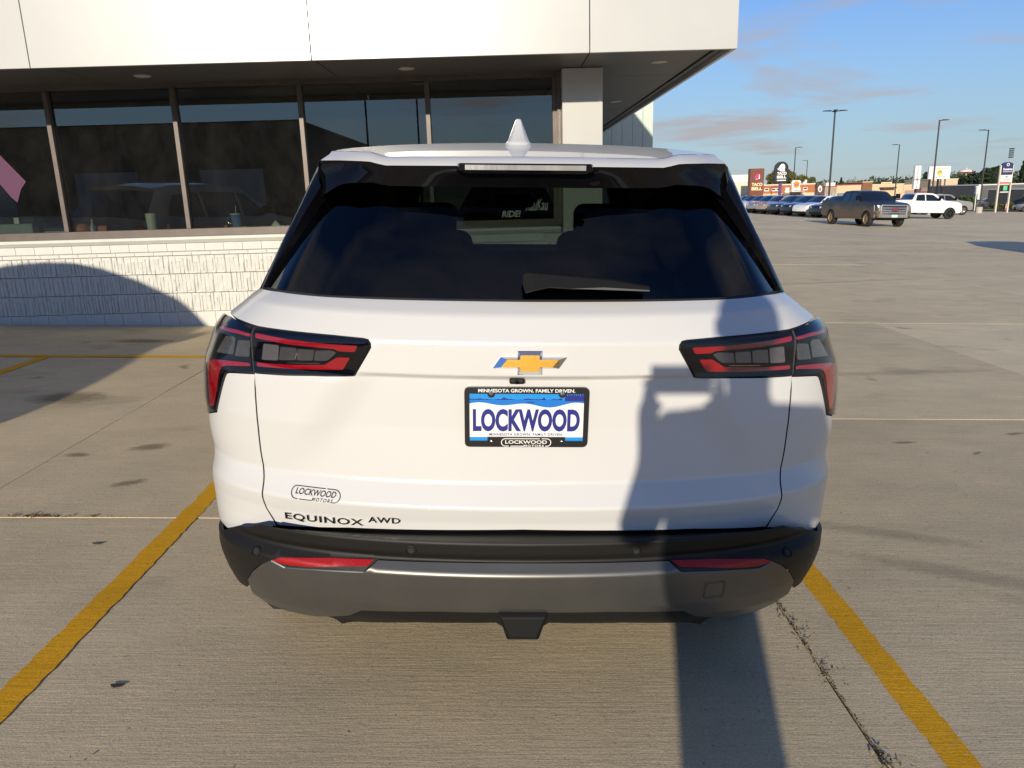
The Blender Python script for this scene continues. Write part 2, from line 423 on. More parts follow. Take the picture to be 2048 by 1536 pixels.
M_far1 = concrete('far_concrete_sunlit', (.75, .62, .41), broom=.35, detail_bump=.5)  # back-scattered sun brightness added to the pale far concrete's own colour
M_far2 = concrete('far_concrete_sunlit_pale', (.79, .66, .44), broom=.35, detail_bump=.5)
M_yel = concrete('yellow_line_paint', (.70, .36, .022), stain=.6, worn=(.50, .40, .24))
M_joint = mat('joint_filler', (.035, .030, .024), .95, noise=(40, .5, 4))
M_asph = mat('asphalt', (.055, .054, .055), .92, noise=(3, .2, 5), bump=(80, .4, .004))
M_grass = mat('verge_grass', (.07, .11, .025), .9, noise=(4, .35, 5))

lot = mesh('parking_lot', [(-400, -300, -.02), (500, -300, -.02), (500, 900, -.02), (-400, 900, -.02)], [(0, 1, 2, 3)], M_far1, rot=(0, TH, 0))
lot['kind'] = 'structure'
xs_j = [-14.1, -10.3, -6.5, -2.74, 1.02, 4.62, 8.5, 12.3, 16.1, 19.9, 23.7, 27.5, 31.3, 35.1, 38.9]
yl = [-8., -4., -.2, 3.40, 8.86]
yr_ = [-7.5, -3.3, .90, 5.13, 9.36, 13.6, 17.8, 22., 26.2, 30.4, 34.6, 38.8, 43., 47.2, 51.4, 55.6]
rs = random.Random(3)
jm = MB()
for i in range(len(xs_j)-1):
    xa, xb = xs_j[i], xs_j[i+1]; ys = yl if xb < 1.1 else yr_
    for j in range(len(ys)-1):
        ya, yb = ys[j], ys[j+1]; g_ = .0045 if xb < 6 and ya < 10 else .003
        dz = rs.uniform(-.0012, .0012)
        # slab with slightly ragged edges
        pts = []
        for (p, q) in (((xa+g_, ya+g_), (xb-g_, ya+g_)), ((xb-g_, ya+g_), (xb-g_, yb-g_)), ((xb-g_, yb-g_), (xa+g_, yb-g_)), ((xa+g_, yb-g_), (xa+g_, ya+g_))):
            n_ = 22 if ya < 10 and -7 < xa < 5 else 5
            for k_ in range(n_):
                t = k_/n_; pts.append((p[0]+(q[0]-p[0])*t+rs.uniform(-1, 1)*.0022*(k_ > 0), p[1]+(q[1]-p[1])*t+rs.uniform(-1, 1)*.0022*(k_ > 0)))
        n_ = len(pts)
        vs = [(x, y, dz) for x, y in pts]+[(x, y, -.019) for x, y in pts]
        fs = [tuple(range(n_))]+[((k_+1) % n_, k_, n_+k_, n_+(k_+1) % n_) for k_ in range(n_)]
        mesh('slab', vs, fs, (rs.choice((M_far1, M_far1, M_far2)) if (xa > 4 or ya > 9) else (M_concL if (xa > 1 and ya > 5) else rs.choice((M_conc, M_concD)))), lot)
        jm.box(xb-.02, xb+.02, ya, yb, -.018, -.009); jm.box(xa, xb, yb-.02, yb+.02, -.018, -.0085)
jm.obj('joint_filler', M_joint, lot)
def stripe(x0, y0, x1, y1, wd=.098, seed=1):
    """painted line with a slightly ragged edge, 3 mm above the slab"""
    r_ = random.Random(seed); a = Vector((x0, y0)); b = Vector((x1, y1)); dd = (b-a).normalized(); nn_ = Vector((-dd.y, dd.x)); n_ = int((b-a).length/.03)
    vs = []; fs = []
    for i in range(n_+1):
        p = a+(b-a)*i/n_; e = [r_.gauss(0, .0026) for _ in range(2)]
        for s_, q in ((-1, e[0]), (1, e[1])): vs.append((p.x+nn_.x*(s_*wd/2+q), p.y+nn_.y*(s_*wd/2+q), .0035))
        if i: fs.append((2*i-2, 2*i-1, 2*i+1, 2*i) if False else (2*i-2, 2*i, 2*i+1, 2*i-1))
    return mesh('painted_line', vs, fs, M_yel, lot)
stripe(-1.596, -3., -1.596, 7.06, .100, 2)
stripe(1.238, -3., 1.238, 7.06, .100, 3)
stripe(-9., 7.12, 1.6, 7.12, .10, 4)
stripe(-4.45, -3., -4.45, 7.06, .10, 5)
# the far edge of the lot: a kerbed verge and the street behind it
MB().box(-60, 260, 112, 121, -.01, .10).obj('verge', M_grass, rot=(0, TH, 0))['kind'] = 'structure'
MB().box(-60, 260, 121, 133, -.015, .01).obj('street', M_asph, rot=(0, TH, 0))['kind'] = 'structure'
MB().box(44, 260, 96, 111, -.015, .006).obj('asphalt_drive', M_asph, rot=(0, TH, 0))['kind'] = 'structure'

# dirt, dead leaves and weeds that collect in the two open joints
M_leaf = mat('dead_leaf', (.14, .085, .04), .9, spec=0., noise=(40, .5, 2))
M_straw = mat('dry_weed', (.30, .25, .15), .9, spec=0., noise=(40, .4, 2))
M_moss = mat('joint_dirt', (.034, .024, .012), .95, spec=0., noise=(60, .6, 3))
def litter(name, label, cat, spots, mt, seed):
    r_ = random.Random(seed); mb = MB()
    for (x, y, n_, sx_, sy_, sz) in spots:
        for _ in range(n_):
            a = r_.uniform(0, 6.28); le = sz*r_.uniform(.4, 1.3); wd = le*r_.uniform(.12, .5)
            cx_, cy_ = r_.gauss(x, sx_), r_.gauss(y, sy_); t = r_.uniform(-.4, .5)
            u = Vector((math.cos(a), math.sin(a), t)).normalized()*le; v = Vector((-math.sin(a), math.cos(a), r_.uniform(-.5, .5)))*wd
            c = Vector((cx_, cy_, .002+abs(u.z)*.5+r_.uniform(0, .004)))
            mb.add([c-u*.5, c+v*.5, c+u*.5, c-v*.5+Vector((0, 0, le*.1))], [(0, 1, 2), (0, 2, 3)])
    o = mb.obj(name, mt, rot=(0, TH, 0)); o['kind'] = 'stuff'; o['label'] = label; o['category'] = cat
    return o
sp = []
for y, n_, s_ in ((2.58, 26, .006), (2.47, 50, .012), (2.33, 22, .006), (2.2, 60, .011), (2.05, 24, .005), (1.9, 24, .004), (1.78, 70, .011), (1.70, 40, .009), (1.6, 24, .006)):
    sp.append((1.02, y, int(n_*.7), s_*.8, .045, .012))
litter('joint_debris', 'dry weeds and dirt filling the concrete joint beside the right yellow line', 'debris', sp, M_moss, 5)
litter('joint_straw', 'pale straw bits scattered along the joint beside the right yellow line', 'debris', [(1.03, y, 26, .022, .05, .018) for y in (2.5, 2.36, 2.2, 1.8, 1.7)], M_straw, 6)
litter('leaf_litter', 'brown leaf crumbs caught in the cross joint left of the white car', 'debris', [(-2.32, 3.41, 80, .07, .008, .022), (-2.05, 3.41, 20, .05, .006, .02)], M_leaf, 8)
rr = random.Random(11)
litter('ground_grit', 'tiny stones and leaf crumbs scattered over the concrete around the car', 'debris', [(rr.uniform(-2.8, 2.6), rr.uniform(1.6, 4.4), 1, .01, .01, .011) for _ in range(150)], M_leaf, 9)
M_tar = mat('tar_blot', (.035, .033, .032), .8)
for i, (x, y, a, b, lb) in enumerate(((-1.29, 2.11, .022, .012, 'small black tar blot on concrete right of left yellow line end'), (-1.88, 3.12, .026, .010, 'small black tar blot left of left yellow line'))):
    pl = [(x+a*math.cos(t)*(1+.2*math.sin(3*t)), y+b*math.sin(t)*(1+.25*math.cos(2*t)), .0042) for t in [k_*math.pi/8 for k_ in range(16)]]
    o = mesh('tar_blot', pl, [tuple(range(16))], M_tar, lot)

# oil spots and tyre scuffs worn into the slabs
def stainmat(name, colr, amt, sc):
    mm = bpy.data.materials.new(name); mm.use_nodes = True; nt = mm.node_tree; nn = nt.nodes; l = nt.links
    for x in list(nn): nn.remove(x)
    o = nn.new('ShaderNodeOutputMaterial'); d_ = nn.new('ShaderNodeBsdfDiffuse'); d_.inputs[0].default_value = (*colr, 1); t = nn.new('ShaderNodeBsdfTransparent'); mx_ = nn.new('ShaderNodeMixShader')
    tc_ = nn.new('ShaderNodeTexCoord'); g = nn.new('ShaderNodeTexGradient'); g.gradient_type = 'SPHERICAL'; l.new(tc_.outputs['Object'], g.inputs[0])
    n = nn.new('ShaderNodeTexNoise'); n.inputs['Scale'].default_value = sc; n.inputs['Detail'].default_value = 6; n.inputs['Roughness'].default_value = .7; ge = nn.new('ShaderNodeNewGeometry'); l.new(ge.outputs['Position'], n.inputs['Vector'])
    a = nn.new('ShaderNodeMath'); a.operation = 'ADD'; l.new(g.outputs['Fac'], a.inputs[0]); l.new(n.outputs['Fac'], a.inputs[1])
    r_ = nn.new('ShaderNodeMapRange'); r_.inputs[1].default_value = .62; r_.inputs[2].default_value = 1.15; r_.inputs[3].default_value = 0; r_.inputs[4].default_value = amt; l.new(a.outputs[0], r_.inputs[0])
    m2 = nn.new('ShaderNodeMath'); m2.operation = 'MULTIPLY'; st_ = nn.new('ShaderNodeMapRange'); st_.inputs[1].default_value = 0; st_.inputs[2].default_value = .25; l.new(g.outputs['Fac'], st_.inputs[0]); l.new(r_.outputs[0], m2.inputs[0]); l.new(st_.outputs[0], m2.inputs[1])
    l.new(m2.outputs[0], mx_.inputs[0]); l.new(t.outputs[0], mx_.inputs[1]); l.new(d_.outputs[0], mx_.inputs[2]); l.new(mx_.outputs[0], o.inputs[0]); return mm
M_oil = stainmat('oil_stain', (.13, .105, .07), .36, 14); M_scuff = stainmat('tyre_scuff', (.06, .055, .05), .13, 22)
disc = bpy.data.meshes.new('stain'); disc.from_pydata([(math.cos(k_*math.pi/12), math.sin(k_*math.pi/12), 0) for k_ in range(24)], [], [tuple(range(24))]); disc.materials.append(M_oil)
zst = .0018
for (x, y, a, b, rz) in ((-1.72, 5.35, .30, .16, .1), (-2.25, 4.45, .16, .09, .3), (-2.62, 4.30, .10, .05, 0), (-2.1, 3.85, .13, .06, .5), (-2.35, 5.9, .14, .09, 0), (-3.9, 7.9, .45, .16, 0), (3.4, 4.8, .10, .03, .3), (2.9, 4.4, .07, .02, .6), (2.55, 4.6, .12, .03, .1), (-3.4, 5.6, .4, .25, 0)):
    share('oil_stain', disc, lot, (x, y, zst), (0, 0, rz), scale=(a, b, 1)); zst += .00003
for (x, y, a, b, rz) in ((1.9, 2.85, .75, .10, -.42), (2.35, 2.45, .8, .09, -.5), (1.75, 3.25, .6, .08, -.35), (3.6, 6.6, 1.2, .12, .15), (8, 20, 5, .16, .3), (6, 14, 3.5, .14, .35), (12, 26, 6, .2, .2)):
    o = share('tyre_scuff', disc, lot, (x, y, zst), (0, 0, rz), scale=(a, b, 1), mat=M_scuff); zst += .00003
# ================================================================== the showroom
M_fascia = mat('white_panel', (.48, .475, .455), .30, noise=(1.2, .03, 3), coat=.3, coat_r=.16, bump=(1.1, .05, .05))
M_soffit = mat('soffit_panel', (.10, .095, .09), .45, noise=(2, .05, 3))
M_block = mat('painted_block', (.60, .59, .55), .75, noise=(6, .06, 5), bump=(45, .25, .006))
M_split = mat('painted_split_block', (.59, .58, .535), .8, noise=(14, .07, 5), bump=(38, .6, .012))
M_mortar = mat('painted_mortar', (.52, .51, .475), .85, noise=(20, .1, 3))
M_sill = mat('painted_sill', (.57, .57, .52), .6, noise=(5, .05, 4), bump=(60, .15, .004))
M_bronze = mat('bronze_aluminium', (.105, .084, .074), .45, metal=.2, noise=(8, .12, 3))
M_pane = glass('showroom_glass', (.62, .65, .62), 1.85, dirt=.032, dirt_col=(.40, .38, .35))
M_paneR = glass('showroom_glass_clean', (.42, .44, .42), 1.95, dirt=.02, dirt_col=(.4, .38, .34))
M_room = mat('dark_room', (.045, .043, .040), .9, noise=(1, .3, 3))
M_metalw = mat('ribbed_wall_panel', (.50, .56, .50), .5, noise=(1, .04, 2))
M_lens = mat('downlight_lens', (.55, .50, .44), .5)
bld = empty('showroom_building', (0, 0, 0))
tag(bld, 'white panelled showroom with dark ribbon windows and painted block wall behind the car', 'building')
YW = 8.90
X0, X1 = -8.8, .66
bw = MB().box(X0, X1, YW+.03, YW+.22, -.3, 1.10).obj('block_wall', M_mortar, bld)
P_ = .2203
def block_mesh(kind, seed, z0, z1):
    r_ = random.Random(seed); w_ = P_-.0045; mb = MB(); dep = .045
    if kind == 'smooth':
        mb.box(-w_/2, w_/2, -.0, dep, z0, z1)
    else:
        # fluted split face: ribs of uneven width broken at the top
        xs = [-w_/2]; n_ = r_.choice((4, 5, 5, 6))
        for i in range(1, n_): xs.append(-w_/2+w_*i/n_+r_.uniform(-.008, .008))
        xs.append(w_/2)
        for i in range(n_):
            a, b = xs[i]+.0012, xs[i+1]-.0012
            f1, f2 = r_.uniform(-.010, .002), r_.uniform(-.010, .002); f3 = r_.uniform(-.010, .001)
            zm = z0+(z1-z0)*r_.uniform(.35, .65); zt = z1-r_.choice((.002, .002, .03, .06)); zb = z0+r_.choice((.002, .002, .025))
            c = .006
            vs = []
            for (z, f) in ((zb, f1), (zm, f3), (zt, f2)):
                vs += [(a, .006, z), (a+c, f-.002, z), (b-c, f+r_.uniform(-.003, .003), z), (b, .006, z)]
            fs = []
            for k_ in range(2):
                for j in range(3): fs.append((k_*4+j, k_*4+j+1, k_*4+5+j, k_*4+4+j))
            fs += [(0, 3, 2, 1), (8, 9, 10, 11)]
            mb.add(vs, fs)
        mb.box(-w_/2, w_/2, .0045, dep, z0, z1)
    me = bpy.data.meshes.new('block'); me.from_pydata(mb.v, [], mb.f); me.materials.append(M_block if kind == 'smooth' else M_split); return me
rows_ = [('smooth', 1.012, 1.098, 0), ('smooth', .964, 1.000, .5), ('split', .752, .956, .0), ('split', .527, .745, .5), ('split', .303, .520, 0), ('smooth', -.15, .297, .25)]
for (kd, z0, z1, sh) in rows_:
    var = [block_mesh(kd, 10*int(z0*1000)+q, z0, z1) for q in range(7 if kd == 'split' else 1)]
    n_ = int((X1-X0)/P_)
    for i in range(n_):
        x = X0+P_*(i+.5+sh*.5)
        if x > X1-.09: continue
        r_ = random.Random(i*31+int(z0*999))
        o = share('block', r_.choice(var), bw, (x, YW-(.010 if kd == 'split' else .002)+r_.uniform(-.0015, .0015), 0))
# sill: washed ledge with an undercut face
MB().add([(x, y, z) for x in (X0, X1-.02) for (y, z) in ((YW+.10, 1.19), (YW-.045, 1.172), (YW-.047, 1.142), (YW-.008, 1.102), (YW+.10, 1.102))],
         [(0, 5, 6, 1), (1, 6, 7, 2), (2, 7, 8, 3), (3, 8, 9, 4), (0, 1, 2, 3, 4), (5, 9, 8, 7, 6)]).obj('window_ledge', M_sill, bld)
# window frames
ZS, ZH = 1.215, 2.848
fr = MB().box(X0, .62, YW+.0, YW+.10, 1.178, 1.262).obj('window_sill_rail', M_bronze, bld, bevel=.004)
MB().box(X0, .62, YW+.03, YW+.12, 2.80, ZH+.02).obj('window_head_rail', M_bronze, bld)
mux = [-7.92, -6.50, -5.085, -3.672, -2.258, -.836, .588]
for x in mux: MB().box(x-.026, x+.026, YW+.005, YW+.115, 1.262, 2.80).obj('mullion', M_bronze, bld, bevel=.004)
panes = [(X0, mux[0])]+list(zip(mux, mux[1:]))
for i, (a, b) in enumerate(panes):
    MB().box(a+.026, b-.026, YW+.060, YW+.066, 1.262, 2.80).obj('pane', M_pane if b < -2.2 else M_paneR, bld)
# room behind the glass
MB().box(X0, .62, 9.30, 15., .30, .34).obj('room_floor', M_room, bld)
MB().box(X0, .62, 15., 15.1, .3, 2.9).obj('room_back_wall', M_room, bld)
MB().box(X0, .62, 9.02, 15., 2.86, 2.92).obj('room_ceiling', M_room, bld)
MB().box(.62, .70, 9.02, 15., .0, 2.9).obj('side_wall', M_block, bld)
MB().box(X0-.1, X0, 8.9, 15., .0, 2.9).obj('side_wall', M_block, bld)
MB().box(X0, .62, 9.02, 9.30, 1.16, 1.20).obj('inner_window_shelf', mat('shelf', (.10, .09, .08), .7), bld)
# corner pillar
MB().box(.655, 1.095, 8.66, 9.1, -.3, 2.846).obj('corner_pillar', M_fascia, bld, bevel=.004)
MB().box(.610, .652, 8.86, 9.0, 1.19, 2.846).obj('pillar_trim', M_bronze, bld)
# canopy
can = empty('canopy', parent=bld)
YF, ZF, XR = 7.45, 2.792, 2.185
fj = [-9.5, -6.92, -4.335, -1.745, .822, XR]
for a, b in zip(fj, fj[1:]):
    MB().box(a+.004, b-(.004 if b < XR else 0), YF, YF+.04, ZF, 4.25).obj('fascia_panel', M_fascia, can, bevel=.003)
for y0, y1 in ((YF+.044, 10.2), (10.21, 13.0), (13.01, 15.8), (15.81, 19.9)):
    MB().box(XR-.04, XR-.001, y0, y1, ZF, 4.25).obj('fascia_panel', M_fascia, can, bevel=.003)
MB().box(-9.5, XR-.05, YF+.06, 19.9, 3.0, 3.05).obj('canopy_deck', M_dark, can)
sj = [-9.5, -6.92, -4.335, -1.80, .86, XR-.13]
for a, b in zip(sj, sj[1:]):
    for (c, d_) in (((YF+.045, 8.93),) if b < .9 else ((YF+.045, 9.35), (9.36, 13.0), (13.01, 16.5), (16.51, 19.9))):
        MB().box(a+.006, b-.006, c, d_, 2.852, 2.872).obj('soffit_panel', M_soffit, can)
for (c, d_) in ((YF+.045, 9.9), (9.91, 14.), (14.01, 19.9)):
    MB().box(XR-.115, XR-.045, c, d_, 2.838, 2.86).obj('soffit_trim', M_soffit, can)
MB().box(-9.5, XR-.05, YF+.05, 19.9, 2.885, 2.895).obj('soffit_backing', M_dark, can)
for (x, y) in ((-6.5, 8.42), (-3.75, 8.42), (-.99, 8.42), (1.66, 8.45), (1.70, 11.89)):
    dl = MB().lathe([(.085, 2.852), (.085, 2.846), (.072, 2.843), (.070, 2.848)], (x, y, 0), n=24).obj('downlight', M_fascia, can, smooth=.6)
    MB().lathe([(.0, 2.8455), (.071, 2.8455)], (x, y, 0), n=24).obj('downlight_lens', M_lens, dl)
# roof mass and the taller hall behind
MB().box(-9.5, XR-.2, 9.2, 19.9, 3.06, 3.9).obj('roof_block', M_fascia, bld)
hall = empty('hall_wall', parent=bld)
n_ = 9
for i in range(n_):
    a = 1.3+(3.43-1.3)*i/n_; b = 1.3+(3.43-1.3)*(i+1)/n_
    MB().box(a+.002, b-.002, 18.0, 18.10, -.4, 6.5).obj('wall_panel', M_metalw, hall, bevel=.006)
MB().box(-9., 3.42, 18.11, 40, -.5, 6.4).obj('hall_block', M_metalw, bld)
# window lettering
M_decal = mat('white_window_decal', (.62, .66, .62), .7)
lettering('decal_lettering', 'RIDE!', M_decal, bld, chart((.07, YW+.058, 1.325), (1, 0, 0), (0, 0, 1)), .22, .075, bold=.03, shear=.2, thick=.001)
lettering('decal_lettering', 'KauKau', M_decal, bld, chart((.37, YW+.058, 1.42), (1, 0, 0), (0, 0, 1)), .26, .13, bold=.01, shear=.25, thick=.001)

# things on the shelf behind the glass
M_card = mat('grey_green_plastic', (.30, .36, .31), .6)
M_org = mat('orange_plastic', (.55, .16, .06), .5)
M_wht = mat('white_ceramic', (.62, .66, .58), .45)
M_blue = mat('blue_mug', (.12, .22, .48), .35)
M_pink = mat('magenta_vinyl', (.075, .010, .058), .6)
ZI = 1.20
# ribbon decal
t = empty('ribbon_decal', (-5.92, YW+.052, 2.12)); tag(t, 'large magenta awareness ribbon stuck on the leftmost showroom window', 'decal')
MB().prism([(-.08, .02), (.05, .20), (.44, -.28), (.37, -.36), (.30, -.51), (.24, -.45)], 0, .002).obj('ribbon_tail', M_pink, t)
MB().prism([(-.05, .20), (.08, .02), (-.24, -.45), (-.30, -.51), (-.37, -.36), (-.44, -.28)], .0022, .004).obj('ribbon_tail', M_pink, t)
lp = []
for k_ in range(15):
    a = R(-35+250*k_/14); lp.append((.0+.115*math.cos(a), .30+.26*math.sin(a)))
ring = MB(); q = []
for k_ in range(15):
    a = R(-35+250*k_/14); q.append(((.17*math.cos(a), .34+.30*math.sin(a)), (.06*math.cos(a), .32+.20*math.sin(a))))
for (a, b), (c, d_) in zip(q, q[1:]): ring.add([(a[0], .001, a[1]), (b[0], .001, b[1]), (d_[0], .001, d_[1]), (c[0], .001, c[1])], [(0, 1, 2, 3)])
ring.obj('ribbon_loop', M_pink, t)
t = empty('desk_printer', (-5.78, 9.17, ZI)); tag(t, 'grey green desk printer behind the leftmost window', 'printer')
MB().box(-.30, .22, -.12, .12, 0, .17).obj('printer_body', M_card, t, bevel=.02)
MB().box(-.28, .24, -.10, .12, .172, .25).obj('printer_lid', M_dark, t, bevel=.015)
MB().box(.02, .08, -.126, -.122, .17, .24).obj('printer_badge', M_wht, t)
MB().box(.225, .27, -.08, .08, .02, .14).obj('paper_tray', M_dark, t)
for i in range(4):
    o = MB().box(-.14, .14, -.09, .09, 0, .012).obj('paper_tray', mat('paper_stack%d' % (i % 2), ((.45, .5, .47), (.08, .08, .08))[i % 2], .7), loc=(-5.30, 9.16, ZI+.005+i*.028), rot=(0, 0, .04*i))
    tag(o, ['lowest', 'second lowest', 'third lowest', 'topmost'][i]+' letter tray of the stack beside the desk printer', 'tray')
o = MB().lathe([(.0, 0), (.06, 0), (.10, .05), (.10, .10), (.07, .14), (.03, .15), (0, .15)], (-5.02, 9.12, ZI), n=18).obj('orange_pumpkin', M_org, smooth=.7); tag(o, 'round orange pumpkin ornament on the second window shelf', 'ornament')
o = MB().box(-.055, .055, -.05, .05, 0, .12).obj('orange_box', M_org, loc=(-4.76, 9.12, ZI), bevel=.01); tag(o, 'square orange box next to the clear bottle', 'box')
o = MB().lathe([(0, 0), (.035, 0), (.037, .10), (.014, .15), (.014, .20), (0, .20)], (-4.88, 9.10, ZI), n=14).obj('clear_bottle', mat('pale_bottle', (.30, .36, .40), .25), smooth=.6); tag(o, 'slim pale bottle between orange pumpkin and orange box', 'bottle')
o = MB().lathe([(0, 0), (.050, 0), (.062, .245), (.056, .245), (.045, .02), (0, .02)], (-4.17, 9.08, ZI), n=20).obj('white_cup', M_wht, smooth=.6); tag(o, 'tall plain white tumbler in the second window', 'cup')
t = empty('toy_figure', (-3.99, 9.1, ZI)); tag(t, 'small red and silver toy figure beside the white tumbler', 'toy')
MB().lathe([(0, 0), (.022, .01), (.03, .05), (.012, .08), (0, .08)], n=10).obj('toy_body', mat('toy_red', (.45, .05, .04), .4), t, smooth=.8)
MB().lathe([(0, .08), (.02, .09), (.02, .115), (0, .125)], n=10).obj('toy_head', M_chrome, t, smooth=.8)
t = empty('book_pile', (-3.13, 9.1, ZI)); tag(t, 'low pile of white books under the blue mug', 'books')
for i in range(3): MB().box(-.12+.01*i, .11-.01*i, -.07, .07, i*.022+.001, i*.022+.021).obj('book', (M_wht, M_card, M_wht)[i], t)
t = empty('blue_mug', (-3.18, 9.1, ZI+.068)); tag(t, 'blue insulated mug with handle and straw on the books', 'mug')
MB().lathe([(0, 0), (.046, 0), (.062, .13), (.064, .135), (0, .135)], n=18).obj('mug_body', M_blue, t, smooth=.6)
MB().lathe([(.066, .135), (.066, .148), (0, .150)], n=18).obj('lid', M_wht, t, smooth=.6)
MB().tube((.0, 0, .14), (.01, 0, .235), .004).obj('straw', M_wht, t)
h_ = MB(); pts = [(-.055, 0, .115), (-.10, 0, .11), (-.105, 0, .05), (-.06, 0, .03)]
for a, b in zip(pts, pts[1:]): h_.tube(a, b, .007, n=8)
h_.obj('handle', M_chrome, t, smooth=.8)
for nm, lb, mt, x, s_ in (('toy_duck', 'little yellow toy beside the blue mug', mat('toy_yellow', (.60, .40, .04), .4), -3.31, 1.), ('toy_car', 'little blue toy left of the yellow toy', M_blue, -3.40, .7), ('toy_cone', 'little orange cone between blue mug and toy house', M_org, -2.88, .85)):
    o = MB().lathe([(0, 0), (.035*s_, 0), (.038*s_, .03*s_), (.016*s_, .055*s_), (.020*s_, .075*s_), (0, .09*s_)], (x, 9.1, ZI), n=12).obj(nm, mt, smooth=.9); tag(o, lb, 'toy')
t = empty('toy_house', (-2.71, 9.1, ZI)); tag(t, 'small white toy house at the right end of the shelf', 'toy house')
MB().prism([(-.05, 0), (.05, 0), (.05, .07), (0, .125), (-.05, .07)], -.04, .04).obj('house_body', M_wht, t)
MB().box(-.014, .014, -.043, -.0405, .01, .05).obj('house_door', M_dark, t)
MB().box(.052, .085, -.03, .03, 0, .06).obj('annex', M_wht, t)

# building across the drive behind the photographer (seen mirrored in the windows)
M_bk = mat('brown_metal_siding', (.040, .037, .034), .7, noise=(.4, .15, 3))
bb = empty('service_building', (-12.9, -32, 0)); tag(bb, 'long flat roofed brown service building behind the photographer', 'building')
MB().box(-70, 0, -30, 0, -1, 6.25).obj('wall', M_bk, bb)
MB().box(-70.1, .1, -30.1, .1, 6.25, 6.5).obj('roof_edge', M_dark, bb)
for i in range(7): MB().box(-6.5-8*i, -2.5-8*i, -.02, .05, 0, 3.6).obj('overhead_door', mat('door_white', (.35, .35, .34), .6), bb)
